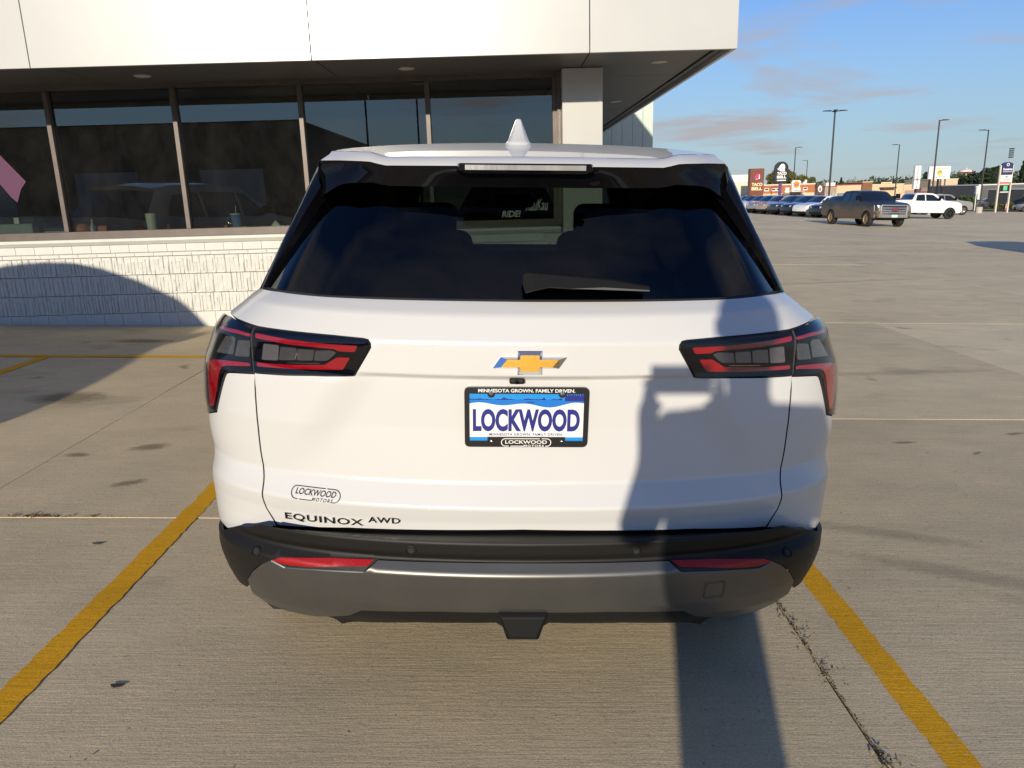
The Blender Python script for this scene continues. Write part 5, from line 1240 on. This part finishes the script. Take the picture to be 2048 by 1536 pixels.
def bell(parent, ch, s, c_bell, c_shade, c_clap, c_rim):
    a = R(-18)
    def rot(p): return [((x*math.cos(a)-z*math.sin(a))*s, (x*math.sin(a)+z*math.cos(a))*s) for x, z in p]
    body = [(-.42, -.28), (-.34, .12), (-.22, .36), (0, .46), (.22, .38), (.36, .14), (.44, -.28)]
    poly_part(parent, 'logo', rot(body), c_bell, ch, .02)
    poly_part(parent, 'logo', rot([(.10, .42), (.22, .38), (.36, .14), (.44, -.28), (.26, -.28), (.22, .1)]), c_shade, ch, .026)
    poly_part(parent, 'logo', rot([(-.55, -.34), (-.42, -.25), (.44, -.25), (.57, -.34), (.44, -.46), (0, -.52), (-.42, -.46)]), c_rim, ch, .03)
    poly_part(parent, 'logo', rot([(.16*math.cos(t)+.02, -.40+.13*math.sin(t)) for t in [k_*math.pi/6 for k_ in range(12)]]), c_clap, ch, .036)
t = empty('monolith_sign', (27.4, 84, 0)); tag(t, 'rust brown monolith sign with bell logo and cream lettering', 'sign')
panel(t, 'sign_body', -.74, .74, -1.6, 3.57, 0, M_brn, .9, .03)
ch = chart((0, -.01, 2.72), (1, 0, 0), (0, 0, 1)); bell(t, ch, .72, M_mag, M_wp, M_oran, M_pur)
for s_, z in (('TACO', 1.90), ('BELL', 1.46)): lettering('sign_lettering', s_, M_crm, t, chart((0, -.01, z), (1, 0, 0), (0, 0, 1)), 1.16, .34, bold=.04, thick=.05)
t = empty('pylon_sign', (35.75, 100, 0)); tag(t, 'black arched pylon sign with white bell logo on a purple post', 'sign')
ar = [(-.84, 2.12), (.84, 2.12), (.84, 3.9)]+[(.84*math.cos(R(a)), 3.9+.84*math.sin(R(a))) for a in range(15, 180, 15)]+[(-.84, 3.9)]
MB().prism(ar, 0, .6).obj('sign_body', M_blkp, t, bevel=.03)
MB().box(-.16, .16, .15, .45, -1.6, 2.15).obj('sign_post', M_pur, t)
bell(t, chart((0, -.01, 4.02), (1, 0, 0), (0, 0, 1)), 1.0, M_wp, M_wp, M_wp, mat('sign_lilac', (.55, .50, .62), .5))
for s_, z in (('TACO', 3.26), ('BELL', 2.82)): lettering('sign_lettering', s_, M_wp, t, chart((0, -.01, z), (1, 0, 0), (0, 0, 1)), 1.22, .36, bold=.05, thick=.04)
MB().box(-.58, .58, -.03, 0, 2.33, 2.47).obj('sign_strip', M_wp, t)
t = empty('burger_sign', (41.5, 110, 0)); tag(t, 'white pole sign with round burger logo above a reader board', 'sign')
panel(t, 'sign_body', -.60, .60, .82, 2.45, 0, M_wp, .4, .12)
panel(t, 'reader_board', -.72, .72, .48, .80, -.05, M_blkp, .5)
for x in (-.5, .0, .5): MB().box(x-.07, x+.07, .1, .3, -1.7, .8).obj('sign_post', M_blkp, t)
ch = chart((0, -.01, 1.85), (1, 0, 0), (0, 0, 1))
poly_part(t, 'logo', [(.46*math.cos(R(a)), .10+.38*math.sin(R(a))) for a in range(0, 181, 15)], M_oran, ch); poly_part(t, 'logo', [(.46*math.cos(R(a)), -.10+.36*math.sin(R(a))) for a in range(180, 361, 15)], M_oran, ch)
lettering('logo', 'BURGER', M_rd, t, ch, .80, .15, 0, .06, bold=.05, thick=.04); lettering('logo', 'KING', M_rd, t, ch, .62, .15, 0, -.10, bold=.05, thick=.04)
lettering('sign_lettering', '2 FOR 5', M_blkp, t, chart((0, -.01, 1.05), (1, 0, 0), (0, 0, 1)), .9, .16, bold=.02, thick=.02)
t = empty('oval_sign', (53.1, 130, 0)); tag(t, 'brown shop sign with a pale oval beside the striped awning', 'sign')
panel(t, 'sign_body', -.55, .55, .2, 1.95, 0, mat('brown_sign', (.10, .055, .035), .5), .4)
poly_part(t, 'logo', [(.34*math.cos(R(a)), 1.1+.55*math.sin(R(a))) for a in range(0, 360, 20)], M_wp, chart((0, -.01, 0), (1, 0, 0), (0, 0, 1)))
poly_part(t, 'logo', [(.15*math.cos(R(a)), 1.0+.30*math.sin(R(a))) for a in range(0, 360, 30)], mat('brown_red', (.22, .05, .04), .5), chart((0, -.01, 0), (1, 0, 0), (0, 0, 1)), .03)
MB().box(-.12, .12, .1, .3, -2., .2).obj('sign_post', M_blkp, t)
t = empty('vertical_sign', (56.05, 105, 0)); tag(t, 'tall narrow white sign with vertical lettering on a dark post', 'sign')
panel(t, 'sign_body', -.40, .40, .82, 3.85, 0, M_wp, .5); MB().box(-.12, .12, .1, .3, -2.1, .85).obj('sign_post', M_blkp, t)
for i, c_ in enumerate('HOTEL'): lettering('sign_lettering', c_, M_rd, t, chart((0, -.01, 3.58-i*.22), (1, 0, 0), (0, 0, 1)), .20, .15, thick=.02)
MB().box(-.28, .28, -.02, 0, 2.42, 2.46).obj('sign_rule', M_blkp, t)
for i, c_ in enumerate('CHRISTIAN'): lettering('sign_lettering', c_, M_blkp, t, chart((0, -.01, 2.28-i*.165), (1, 0, 0), (0, 0, 1)), .18 if c_ != 'I' else .05, .12, thick=.02)
t = empty('car_wash_sign', (59.0, 105, 0)); tag(t, 'big white car wash sign with a yellow sun wearing sunglasses', 'sign')
panel(t, 'sign_body', -1.45, 1.45, 2.05, 3.70, 0, M_wp, .35)
for x in (-1.15, .0): MB().box(x-.11, x+.11, .1, .3, -2.1, 2.06).obj('sign_post', M_blkp, t)
uu = MB(); up_ = [(.35, 0, 2.05), (.35, 0, 1.2), (.45, 0, 1.0), (.65, 0, .92), (.85, 0, 1.0), (.95, 0, 1.2), (.95, 0, 2.05)]
for a, b in zip(up_, up_[1:]): uu.tube((a[0], .2, a[2]), (b[0], .2, b[2]), .09, n=8)
uu.obj('sign_bracket', M_blkp, t); MB().box(.56, .74, .1, .3, -2.1, .95).obj('sign_post', M_blkp, t)
ch = chart((0, -.01, 0), (1, 0, 0), (0, 0, 1))
lettering('sign_lettering', 'THE SOAP CENTER', M_oran, t, ch, 2.1, .15, 0, 3.44, bold=.01, thick=.02)
lettering('sign_lettering', 'CAR WASH', mat('sign_sky_blue', (.06, .30, .55), .45), t, ch, 1.65, .20, 0, 2.30, bold=.02, thick=.02, space=1.2)
M_yl = mat('sign_yellow', (.85, .58, .05), .45)
poly_part(t, 'logo', [((.32 if k_ % 2 else .38)*math.cos(k_*math.pi/10), 2.86+(.32 if k_ % 2 else .38)*math.sin(k_*math.pi/10)) for k_ in range(20)], M_oran, ch, .012)
poly_part(t, 'logo', [(.30*math.cos(k_*math.pi/9), 2.84+.30*math.sin(k_*math.pi/9)) for k_ in range(18)], M_yl, ch, .02)
poly_part(t, 'logo', [(-.26, 3.0), (.26, 3.02), (.22, 2.90), (.06, 2.90), (.02, 2.96), (-.04, 2.90), (-.20, 2.89)], M_blkp, ch, .03)
t = empty('hospital_sign', (58.45, 90, 0)); tag(t, 'navy arched pylon sign between two cream posts near the right edge', 'sign')
ar = [(-.62, 2.25), (.62, 2.25), (.62, 3.35)]+[(.62*math.cos(R(a)), 3.35+.30*math.sin(R(a))) for a in range(20, 180, 20)]+[(-.62, 3.35)]
MB().prism(ar, 0, .3).obj('sign_body', M_nav, t)
for x in (-.74, .66): MB().box(x-.07, x+.07, .05, .25, -2.2, 3.3).obj('sign_post', mat('cream_post', (.62, .58, .46), .6), t)
panel(t, 'sign_panel', -.64, .60, 1.42, 2.2, 0, M_wp, .3); panel(t, 'sign_panel', -.64, .60, 1.20, 1.40, 0, mat('sign_salmon', (.60, .16, .12), .5), .3)
panel(t, 'sign_panel', -.58, .50, .35, 1.0, 0, M_blkp, .25); panel(t, 'sign_panel', -.25, .22, .46, .98, -.04, mat('sign_green', (.10, .50, .25), .5), .03, 0); panel(t, 'sign_panel', -.5, .45, .22, .33, 0, M_wp, .25)
ch = chart((0, -.01, 0), (1, 0, 0), (0, 0, 1))
lettering('sign_lettering', 'Hometown', M_wp, t, ch, 1.05, .26, 0, 2.86, bold=.03, thick=.02); lettering('sign_lettering', 'INSURANCE', M_wp, t, ch, 1.0, .10, 0, 2.58, thick=.02)
poly_part(t, 'logo', [(.17*math.cos(k_*math.pi/8), 3.36+.17*math.sin(k_*math.pi/8)) for k_ in range(16)], M_wp, ch); poly_part(t, 'logo', [(.10*math.cos(k_*math.pi/6), 3.36+.10*math.sin(k_*math.pi/6)) for k_ in range(12)], M_nav, ch, .03)
lettering('sign_lettering', 'BTE', M_blkp, t, ch, .30, .16, 0, 1.98, bold=.03, shear=.2, thick=.02); lettering('sign_lettering', 'PHYSICAL THERAPY', M_blkp, t, ch, .9, .08, 0, 1.66, thick=.02)
t = empty('small_notice', (61.3, 100, 0)); tag(t, 'small pale notice board on a thin pole beside the green bush', 'sign')
panel(t, 'sign_body', -.30, .30, .02, 1.0, 0, mat('pale_notice', (.55, .60, .60), .5), .04, 0); MB().tube((0, .05, -2.3), (0, .05, .1), .05).obj('sign_post', M_wp, t)
def cone(label, x, y):
    t = empty('traffic_cone', (x, y, -K*x)); tag(t, label, 'traffic cone')
    MB().box(-.22, .22, -.22, .22, 0, .04).obj('cone_foot', M_blkp, t)
    MB().lathe([(.15, .04), (.055, 1.05), (0, 1.06)], n=14).obj('cone_body', mat('cone_orange', (.75, .12, .03), .5), t, smooth=.7)
    for z0, z1 in ((.45, .60), (.72, .86)): MB().lathe([(.155-.095*(z0-.04)/1.01, z0), (.155-.095*(z1-.04)/1.01, z1)], n=14).obj('cone_band', M_wp, t)
cone('orange traffic cone with white bands near the right edge', 65.4, 100); cone('orange traffic cone beside the green bush', 65.4, 110)
# ================================================================== far buildings
M_stuc = mat('cream_stucco', (.62, .47, .30), .85, noise=(.4, .06, 3)); M_tanb = mat('tan_brick', (.36, .27, .20), .85, noise=(2, .12, 3)); M_crmw = mat('cream_wall', (.66, .60, .44), .8)
M_flatw = mat('flat_white_trim', (.68, .66, .62), .7); M_redr = mat('red_roof_trim', (.36, .06, .05), .6); M_brnb = mat('brown_brick', (.20, .10, .05), .85, noise=(3, .2, 3)); M_dkg = mat('dark_grey_wall', (.11, .105, .105), .7, noise=(1, .05, 3))
M_gdark = mat('shop_glass', (.012, .014, .016), .08, coat=1.); M_gray = mat('grey_board', (.22, .20, .19), .8); M_awn = mat('grey_green_awning', (.22, .27, .25), .7)
def house(name, label, x0, x1, y, z1, dep, mt, roof=None, base=-4.):
    t = empty(name, ((x0+x1)/2, y, 0)); tag(t, label, 'building'); w_ = (x1-x0)/2
    MB().box(-w_, w_, 0, dep, base, z1).obj('wall', mt, t)
    MB().box(-w_-.08, w_+.08, -.08, dep+.08, z1, z1+.16).obj('roof_edge', roof or M_flatw, t)
    return t, w_
# taco place
t, w_ = house('restaurant', 'cream flat roofed restaurant left of the rust brown sign', 17, 29.2, 92, 2.2, 14, M_crmw)
MB().box(w_-3.2, w_-.05, .1, 3, 2.3, 3.1).obj('parapet', M_flatw, t)
MB().box(-w_-.1, w_+.02, -.5, -.02, .15, .55).obj('canopy_band', mat('brown_band', (.12, .08, .05), .7), t)
for x in (w_-3.2, w_-5.4): MB().box(x, x+1.5, -.03, .02, -.75, .0).obj('window', M_gdark, t)
# brick two-storey
t, w_ = house('brick_building', 'two storey orange brick building with white windows behind the burger sign', 46.7, 56.2, 140, 1.92, 12, M_stuc)
M_obr = mat('orange_brick', (.42, .145, .055), .85, noise=(3, .15, 4))
MB().box(-w_+.05, w_-.02, -.06, -.005, .50, 1.86).obj('brick_storey', M_obr, t)
for x in (-4.0, -2.75, -1.85, 1.75, 3.0):
    f = MB().box(x-.42, x+.42, -.12, -.065, .88, 1.40).obj('window', M_flatw, t); MB().box(x-.30, x+.30, -.13, -.122, 1.08, 1.30).obj('pane', M_gdark, f)
MB().box(-.62, .12, -.12, -.065, .45, 1.45).obj('door', M_flatw, t)
MB().box(-1.2, 2.2, -1.2, -.1, .22, .36).obj('landing', mat('green_rail', (.16, .17, .10), .7), t)
st = MB()
for i in range(9): st.box(2.2+i*.26, 2.5+i*.26, -1.2, -.3, .22-i*.18, .34-i*.18)
st.obj('outside_stairs', M_flatw, t)
sr = MB().tube((2.2, -1.2, .75), (4.6, -1.2, -.9), .05, n=6).tube((-1.2, -1.2, .75), (2.2, -1.2, .75), .05, n=6)
sr.obj('stair_rail', M_flatw, t)
MB().box(-4.4, -2.0, -1.5, -.1, -.35, .0).obj('awning', M_gray, t)
MB().lathe([(.0, 1.95), (.22, 2.05), (.3, 2.25), (.22, 2.45), (0, 2.5)], (1.0, 1.0, 0), n=12).obj('roof_vent', M_flatw, t, smooth=1)
for x, h in ((2.6, .5), (3.4, .35), (3.7, .7)): MB().box(x, x+.35, 2, 2.5, 2.0, 2.05+h).obj('roof_vent', M_flatw, t)
# shop row
t, w_ = house('shop', 'tan brick shop with striped awning right of the oval sign', 61.8, 64.0, 149, 1.35, 10, M_tanb, M_redr)
MB().box(-.9, .9, .1, 2, 1.5, 2.15).obj('parapet', M_flatw, t)
aw = empty('awning', parent=t)
for i in range(9):
    a = -1.08+i*.24; MB().add([(a, -.05, -.05), (a+.235, -.05, -.05), (a+.235, -1.0, -.75), (a, -1.0, -.75)], [(0, 1, 2, 3)]).obj('awning_stripe', (M_flatw, M_awn)[i % 2], aw)
t, w_ = house('shop', 'cream shop with red roof edge behind the muddy pickup bed', 64.05, 68.8, 149, 1.55, 10, M_stuc, M_redr)
for x in (-1.3, .9): MB().add([(x-.9, -.05, .15), (x+.9, -.05, .15), (x+.9, -.8, -.65), (x-.9, -.8, -.65)], [(0, 1, 2, 3)]).obj('awning', M_awn, t); MB().box(x-.8, x+.8, -.03, .02, -2., -.7).obj('window', M_gdark, t)
t, w_ = house('shop', 'brown brick tower block in the middle of the shop row', 68.85, 70.75, 148.6, 2.0, 8, M_brnb, M_stuc)
t, w_ = house('shop', 'long cream shop above the muddy pickup roof with red lettering', 70.8, 77., 149, 1.45, 10, M_stuc, M_crmw)
MB().box(-1.3, .75, -.1, .0, 1.5, 1.95).obj('sign_board', M_crmw, t)
lettering('shop_lettering', 'LA TIENDA', M_oran, t, chart((-.28, -.12, 1.72), (1, 0, 0), (0, 0, 1)), 1.7, .22, thick=.03)
MB().box(-1.6, 1.1, -1.4, -.1, .75, 1.0).obj('awning', mat('brown_canopy', (.08, .05, .035), .7), t)
for x in (-2.4, 2.2): MB().box(x-.45, x+.45, -.03, .02, -2.2, -.3).obj('window', M_gdark, t)
t, w_ = house('shop', 'cream garage with a wide pale door left of the narrow white sign', 77.05, 79.4, 149, 1.2, 9, M_stuc, M_crmw)
MB().box(-.9, 1.0, -.05, -.005, -2.2, .3).obj('garage_door', M_tanb, t)
t, w_ = house('shop', 'low grey boarded shop behind the narrow white sign', 79.45, 82.0, 147, .6, 9, M_gray, M_gray)
lettering('shop_lettering', 'La Mexicana', M_rd, t, chart((-.7, -.03, -.05), (1, 0, 0), (0, 0, 1)), 1.5, .4, bold=.03, shear=.2, thick=.05)
t, w_ = house('shop', 'tall tan and cream block behind the car wash sign', 82.3, 88., 150, 2.1, 9, M_stuc, M_crmw)
MB().box(-w_-.02, -w_+2.4, -.3, .0, -3, 1.9).obj('tan_tower', M_tanb, t)
MB().box(-w_+.35, -w_+.85, -.33, -.29, -1.4, 1.3).obj('cream_panel', M_crmw, t)
MB().box(-w_+1.15, -w_+2.1, -.33, -.29, -.05, .6).obj('window', M_gdark, t); MB().box(-w_+1.15, -w_+2.0, -.33, -.29, -1.3, -.5).obj('window', M_gdark, t)
t, w_ = house('storefront', 'low tan storefront with dark red lettering right of the car wash sign', 81.2, 88.6, 139, .90, 8, M_tanb, M_tanb)
MB().box(-w_, w_, -.06, -.005, -2.9, -.82).obj('window', M_gdark, t)
for x in (-1.3, .9, 2.8): MB().box(x-.04, x+.04, -.05, .0, -.8, .9).obj('wall_joint', M_brnb, t)
lettering('shop_lettering', 'Advance', mat('dark_red_letters', (.28, .015, .02), .4), t, chart((.55, -.03, .22), (1, 0, 0), (0, 0, 1)), 2.5, .55, bold=.05, shear=.25, thick=.08)
lettering('shop_lettering', 'AUTO PARTS', M_blkp, t, chart((.9, -.03, -.30), (1, 0, 0), (0, 0, 1)), 1.4, .2, thick=.05)
t, w_ = house('grey_hall', 'long dark grey hall with a white roof edge at the right', 74.4, 104, 121, .95, 14, M_dkg)
MB().box(-w_-.1, -w_+.4, -.1, 0, -4, .95).obj('corner_trim', M_flatw, t)
for x in (-11.9, -8.0, 2.): MB().box(x-.28, x+.28, -.04, .0, -.75, -.35).obj('window', M_gdark, t)
t, w_ = house('filling_station', 'dark station canopy at the far right edge', 71.6, 82, 104, .3, 10, M_dkg)
MB().box(-w_-1.4, w_, -1.5, .0, -.45, -.25).obj('canopy_edge', M_flatw, t); MB().box(-w_+.1, -w_+.5, -.9, -.5, -3.5, -.45).obj('stone_pillar', M_brnb, t)

# ================================================================== water tower, masts, floodlight
t = empty('water_tower', (250.4, 420, -9)); tag(t, 'white domed water tower above the trees', 'water tower')
MB().lathe([(.9, 0), (.9, 12.6), (2.4, 13.4), (3.6, 14.6), (3.95, 15.6), (3.6, 16.6), (2.2, 17.3), (.6, 17.6), (.5, 17.9), (0, 18)], n=28).obj('tank', M_flatw, t, smooth=.7)
MB().lathe([(3.98, 15.3), (3.98, 15.9)], n=28).obj('tank_band', M_rd, t)
t = empty('floodlight_mast', (117.3, 180, -4)); tag(t, 'sports floodlight mast rising behind the navy sign', 'floodlight')
MB().tube((0, 0, 0), (0, 0, 11.), .16, .1).obj('mast', mat('galvanised', (.35, .34, .31), .5, metal=.5), t)
for i in range(5): MB().box(-.42, .42, -.3, .3, 10.7+i*.46, 10.98+i*.46).obj('lamp_bank', M_post, t)
for lb, x, h in (('tallest thin radio mast above the trees behind the muddy pickup', 226.4, 15.2), ('short radio mast left of the tall one', 222.6, 13.6)):
    t = empty('radio_mast', (x, 500, -8)); tag(t, lb, 'mast')
    MB().tube((0, 0, 0), (0, 0, h), .5, .22, n=6).obj('mast', M_gray, t); MB().box(-1., 1., -.4, .4, h-2.2, h-1.5).obj('dish_bar', M_gray, t)

# ================================================================== trees
def leafmat(n, c): return mat('leaves_'+n, c, .7, noise=(.9, .45, 4))
LM = [leafmat('olive', (.105, .105, .022)), leafmat('dark', (.022, .038, .014)), leafmat('mid', (.045, .065, .020)), leafmat('bush', (.055, .095, .022))]
M_bark = mat('bark', (.07, .05, .035), .9, noise=(6, .3, 4))
def leaves(mb, r_, cx_, cy_, cz_, rx, ry, rz, n_, s_):
    for _ in range(n_):
        while True:
            p = Vector((r_.uniform(-1, 1), r_.uniform(-1, 1), r_.uniform(-1, 1)))
            if .25 < p.length < 1: break
        c = Vector((cx_+p.x*rx, cy_+p.y*ry, cz_+p.z*rz)); a = Vector((r_.gauss(0, 1), r_.gauss(0, 1), r_.gauss(0, 1))).normalized(); b = a.orthogonal().normalized()*s_*r_.uniform(.5, 1.2); a = a*s_*r_.uniform(.6, 1.3)
        mb.add([c-a, c+b, c+a, c-b], [(0, 1, 2, 3)])
def tree(name, label, x, y, h, w_, mt, seed, conifer=False, group=None, n_=2600, low_=.25):
    r_ = random.Random(seed); zb_ = -K*x-.3; t = empty(name, (x, y, zb_)); tag(t, label, 'tree', group)
    tr = MB().tube((0, 0, 0), (r_.uniform(-.2, .2), 0, h*.55), .05*h*.6, .02*h, n=8); cr_ = MB(); s_ = .035*h+.08
    if conifer:
        for k_ in range(11):
            f = k_/10; z = h*(.12+.86*f); rr__ = w_*.5*(1-f)**.8+.08
            leaves(cr_, r_, 0, 0, z, rr__, rr__, h*.06, int(n_/11), s_*.8)
    else:
        for k_ in range(20):
            a = r_.uniform(0, 6.28); f = r_.uniform(0, 1); z = h*(low_+.16+(.90-low_-.16)*f); rad = w_*.5*math.sqrt(max(.05, 1-((f-.40)/.66)**2))*r_.uniform(.3, .85)
            c = (math.cos(a)*rad, math.sin(a)*rad*.8, z); q = w_*r_.uniform(.10, .20)
            leaves(cr_, r_, *c, q, q, q*.85, n_//20, s_)
            if k_ % 2: tr.tube((0, 0, h*.35), c, .012*h, .004*h, n=5)
    tr.obj('trunk', M_bark, t); cr_.obj('crown', mt, t)
tree('broad_tree', 'broad yellow green tree behind the black arched sign', 59.6, 165, 7.6, 8.2, LM[0], 1, n_=4200, low_=.3)
tree('broad_tree', 'yellow green tree to the right behind the brick building', 64.6, 168, 6.4, 5.6, LM[0], 2, n_=2600, low_=.3)
tree('broad_tree', 'dark tree rising left of the car wash sign', 109., 195, 9.6, 7.5, LM[1], 3, n_=3000, low_=.1)
tree('broad_tree', 'dark round tree below the water tower', 121.5, 200, 8.4, 8.5, LM[1], 4, n_=3000, low_=.1)
tree('broad_tree', 'dark tree left of the navy arched sign', 106.2, 170, 8.3, 6.5, LM[1], 5, n_=3000, low_=.1)
tree('broad_tree', 'tall dark tree just behind the navy arched sign', 110.2, 172, 9.4, 6.0, LM[1], 6, n_=3000, low_=.1)
tree('conifer_tree', 'dark conifer at the far right edge', 94.2, 140, 9.2, 4.2, LM[1], 7, True, n_=2600)
tree('conifer_tree', 'second dark conifer right of the navy sign', 96.6, 141, 9.8, 4.4, LM[1], 8, True, n_=2600)
tree('conifer_tree', 'small lone conifer above the striped awning shop', 87.0, 200, 6.6, 3., LM[1], 9, True, n_=900)
r_ = random.Random(21); mb = MB()
for i in range(64):
    y = r_.uniform(205, 250); f = i/63; x = (.36+.36*f)*y+r_.uniform(-2, 2); top_ = _lin([(.36, 2.0), (.43, 2.6), (.46, 2.4), (.47, 3.6), (.53, 3.2), (.58, 4.0), (.64, 3.6), (.72, 5.)], x/y)+r_.uniform(-.6, .7)
    leaves(mb, r_, x, y, (top_-5)/2, 4.2, 3., (top_+5)/2+.2, 420, .42)
o = mb.obj('far_wood', LM[2]); o['kind'] = 'stuff'; o['label'] = 'band of dark green woodland along the horizon'; o['category'] = 'woodland'
def bush(label, x, y, w_, h, mt, seed, n_=700):
    r_ = random.Random(seed); t = empty('bush', (x, y, -K*x)); tag(t, label, 'bush'); mb = MB(); st = MB()
    for k_ in range(7): leaves(mb, r_, r_.uniform(-.4, .4)*w_, r_.uniform(-.3, .3)*w_, h*r_.uniform(.35, .7), w_*.28, w_*.28, h*.32, n_//7, .12); st.tube((0, 0, 0), (r_.uniform(-.3, .3)*w_, 0, h*.5), .03, n=5)
    mb.obj('foliage', mt, t); st.obj('stems', M_bark, t)
bush('round green bush behind the silver pickup nose', 63.4, 106, 3.0, 2.1, LM[3], 31, 1100)
bush('yellow green ornamental grass right of the dark SUV', 68.2, 106, 1.6, 1.1, LM[0], 32)
bush('yellow ornamental grass right of the cream sign posts', 70.2, 106.5, 1.5, 1.2, LM[0], 33)
# chimney smoke-less far ridge so the horizon closes behind the wood
# ================================================================== the photographer (outside the frame, throws the shadow on the car)
def skin(name, chains, mt, parent, sub=2, root=0):
    vs, es, rad = [], [], []
    idx = {}
    for ch_ in chains:
        prev = None
        for p, r_ in ch_:
            k_ = tuple(round(c, 4) for c in p)
            if k_ not in idx: idx[k_] = len(vs); vs.append(p); rad.append(r_)
            if prev is not None and prev != idx[k_]: es.append((prev, idx[k_]))
            prev = idx[k_]
    me = bpy.data.meshes.new(name); me.from_pydata(vs, es, []); o = bpy.data.objects.new(name, me); col.objects.link(o)
    sm = o.modifiers.new('skin', 'SKIN'); sm.use_smooth_shade = True
    lay = me.skin_vertices[0].data
    for i, r_ in enumerate(rad):
        rr__ = r_ if isinstance(r_, tuple) else (r_, r_); lay[i].radius = rr__; lay[i].use_root = (i == root)
    sb = o.modifiers.new('sub', 'SUBSURF'); sb.levels = sub; sb.render_levels = sub
    dg = bpy.context.evaluated_depsgraph_get(); dg.update()
    m2 = bpy.data.meshes.new_from_object(o.evaluated_get(dg)); bpy.data.objects.remove(o)
    m2.materials.clear(); m2.materials.append(mt)
    for p in m2.polygons: p.use_smooth = True
    q = bpy.data.objects.new(name, m2); return link(q, parent)
px_, py_ = .165, -.36
pe = empty('person', (px_, py_, -K*px_)); tag(pe, 'person in dark jacket and jeans holding up a phone behind the camera', 'person')
M_jkt = mat('dark_jacket', (.03, .035, .05), .85); M_jean = mat('jeans', (.04, .06, .11), .85); M_skin = mat('skin', (.50, .31, .22), .5); M_hair = mat('brown_hair', (.04, .025, .015), .7); M_shoe = mat('shoe', (.05, .05, .05), .6)
hip = (0, 0, .98)
body = [[(hip, (.25, .13)), ((0, 0, 1.12), (.25, .14)), ((0, .0, 1.30), (.225, .135)), ((0, .0, 1.47), (.15, .105)), ((0, .0, 1.535), (.065, .065)), ((0, .015, 1.60), (.06, .06)), ((0, .03, 1.68), (.075, .09)), ((0, .03, 1.775), (.082, .098)), ((0, .02, 1.86), (.045, .055))]]
for sg in (-1, 1):
    wx = -.165+(-.03 if sg < 0 else .140)
    body.append([((0, 0, 1.47), (.15, .105)), ((sg*.19, -.01, 1.485), .068), ((sg*.245, .0, 1.33), .060), ((sg*.285, .02, 1.19), .058), ((wx*.55+sg*.10, .20, 1.35), .040), ((wx+sg*.02, .245, 1.475), .028), ((wx, .275, 1.505), .030)])
    body.append([(hip, (.25, .13)), ((sg*.08, .0, .88), .098), ((sg*.075, .02, .52), .066), ((sg*.070, -.01, .30), .056), ((sg*.07, -.02, .08), .042), ((sg*.075, .06, .045), .040), ((sg*.08, .16, .03), .032)])
    # hand: palm continues into fingers that close on the phone edge
skin('body', body, M_jkt, pe)
leg = []
for sg in (-1, 1): leg.append([((0, 0, 1.0), (.180, .13)), ((sg*.08, .0, .90), .112), ((sg*.072, .02, .52), .084), ((sg*.068, -.01, .30), .078), ((sg*.068, -.02, .08), .076)])
skin('jeans', leg, M_jean, pe)
for sg in (-1, 1):
    wx = -.165+(-.03 if sg < 0 else .140); hs_ = []
    base = (wx, .275, 1.505)
    for k_, (dz, le) in enumerate(((.030, .95), (.010, 1.), (-.010, .95), (-.030, .8))):
        hs_.append([(base, .020), ((wx+sg*.012, .297, 1.51+dz), .010), ((wx+sg*.004, .317, 1.51+dz*1.05), .009), ((wx-sg*.018*le, .325, 1.51+dz), .008)])
    hs_.append([(base, .020), ((wx-sg*.01, .29, 1.48), .011), ((wx-sg*.03, .305, 1.475), .009)])
    skin('hand', hs_, M_skin, pe, 1)
    MB().box(sg*.075-.045, sg*.075+.045, -.07, .20, 0, .075).obj('shoe', M_shoe, pe, bevel=.03, seg=3)
hd_ = MB(); 
for j in range(9):
    z = 1.70+.175*j/8; r0 = .088*math.sqrt(max(0, 1-((z-1.77)/.105)**2))
    for i in range(20):
        a = 2*math.pi*i/20; hd_.v.append((r0*.95*math.cos(a), .02+r0*1.18*math.sin(a)-.012*(math.sin(a) > 0), z))
for j in range(8):
    for i in range(20): hd_.f.append((j*20+i, j*20+(i+1) % 20, (j+1)*20+(i+1) % 20, (j+1)*20+i))
hd_.obj('hair', M_hair, pe, smooth=3.2)
fc = skin('face', [[((0, .05, 1.64), (.058, .055)), ((0, .052, 1.70), (.068, .075)), ((0, .048, 1.77), (.074, .088))]], M_skin, pe, 2)
MB().add([(-.014, .140, 1.715), (.014, .140, 1.715), (0, .165, 1.718), (-.006, .138, 1.765), (.006, .138, 1.765)], [(0, 1, 2), (0, 2, 3), (1, 4, 2), (2, 4, 3)]).obj('nose', M_skin, pe, smooth=3.2)
for sg in (-1, 1):
    MB().lathe([(0, -.004), (.009, 0), (0, .004)], (sg*.03, .135, 1.758), axis='Y', n=10).obj('eye', M_shoe, pe)
    MB().lathe([(0, -.006), (.026, -.004), (.03, .004), (0, .008)], (sg*.080, .035, 1.745), axis='X', n=12).obj('ear', M_skin, pe, smooth=3.2)
MB().box(-.022, .022, .128, .137, 1.680, 1.688).obj('mouth', mat('lips', (.35, .13, .11), .6), pe)
ph = MB().box(-.022, .133, -.0215, -.0135, -.055, .020).obj('phone', M_gloss, loc=(0, 0, CAM_H+.004), rot=(-PITCH, 0, 0), bevel=.003)
ph.rotation_euler = (-PITCH, ROLL, 0); tag(ph, 'black phone held level in both hands behind the camera', 'phone')
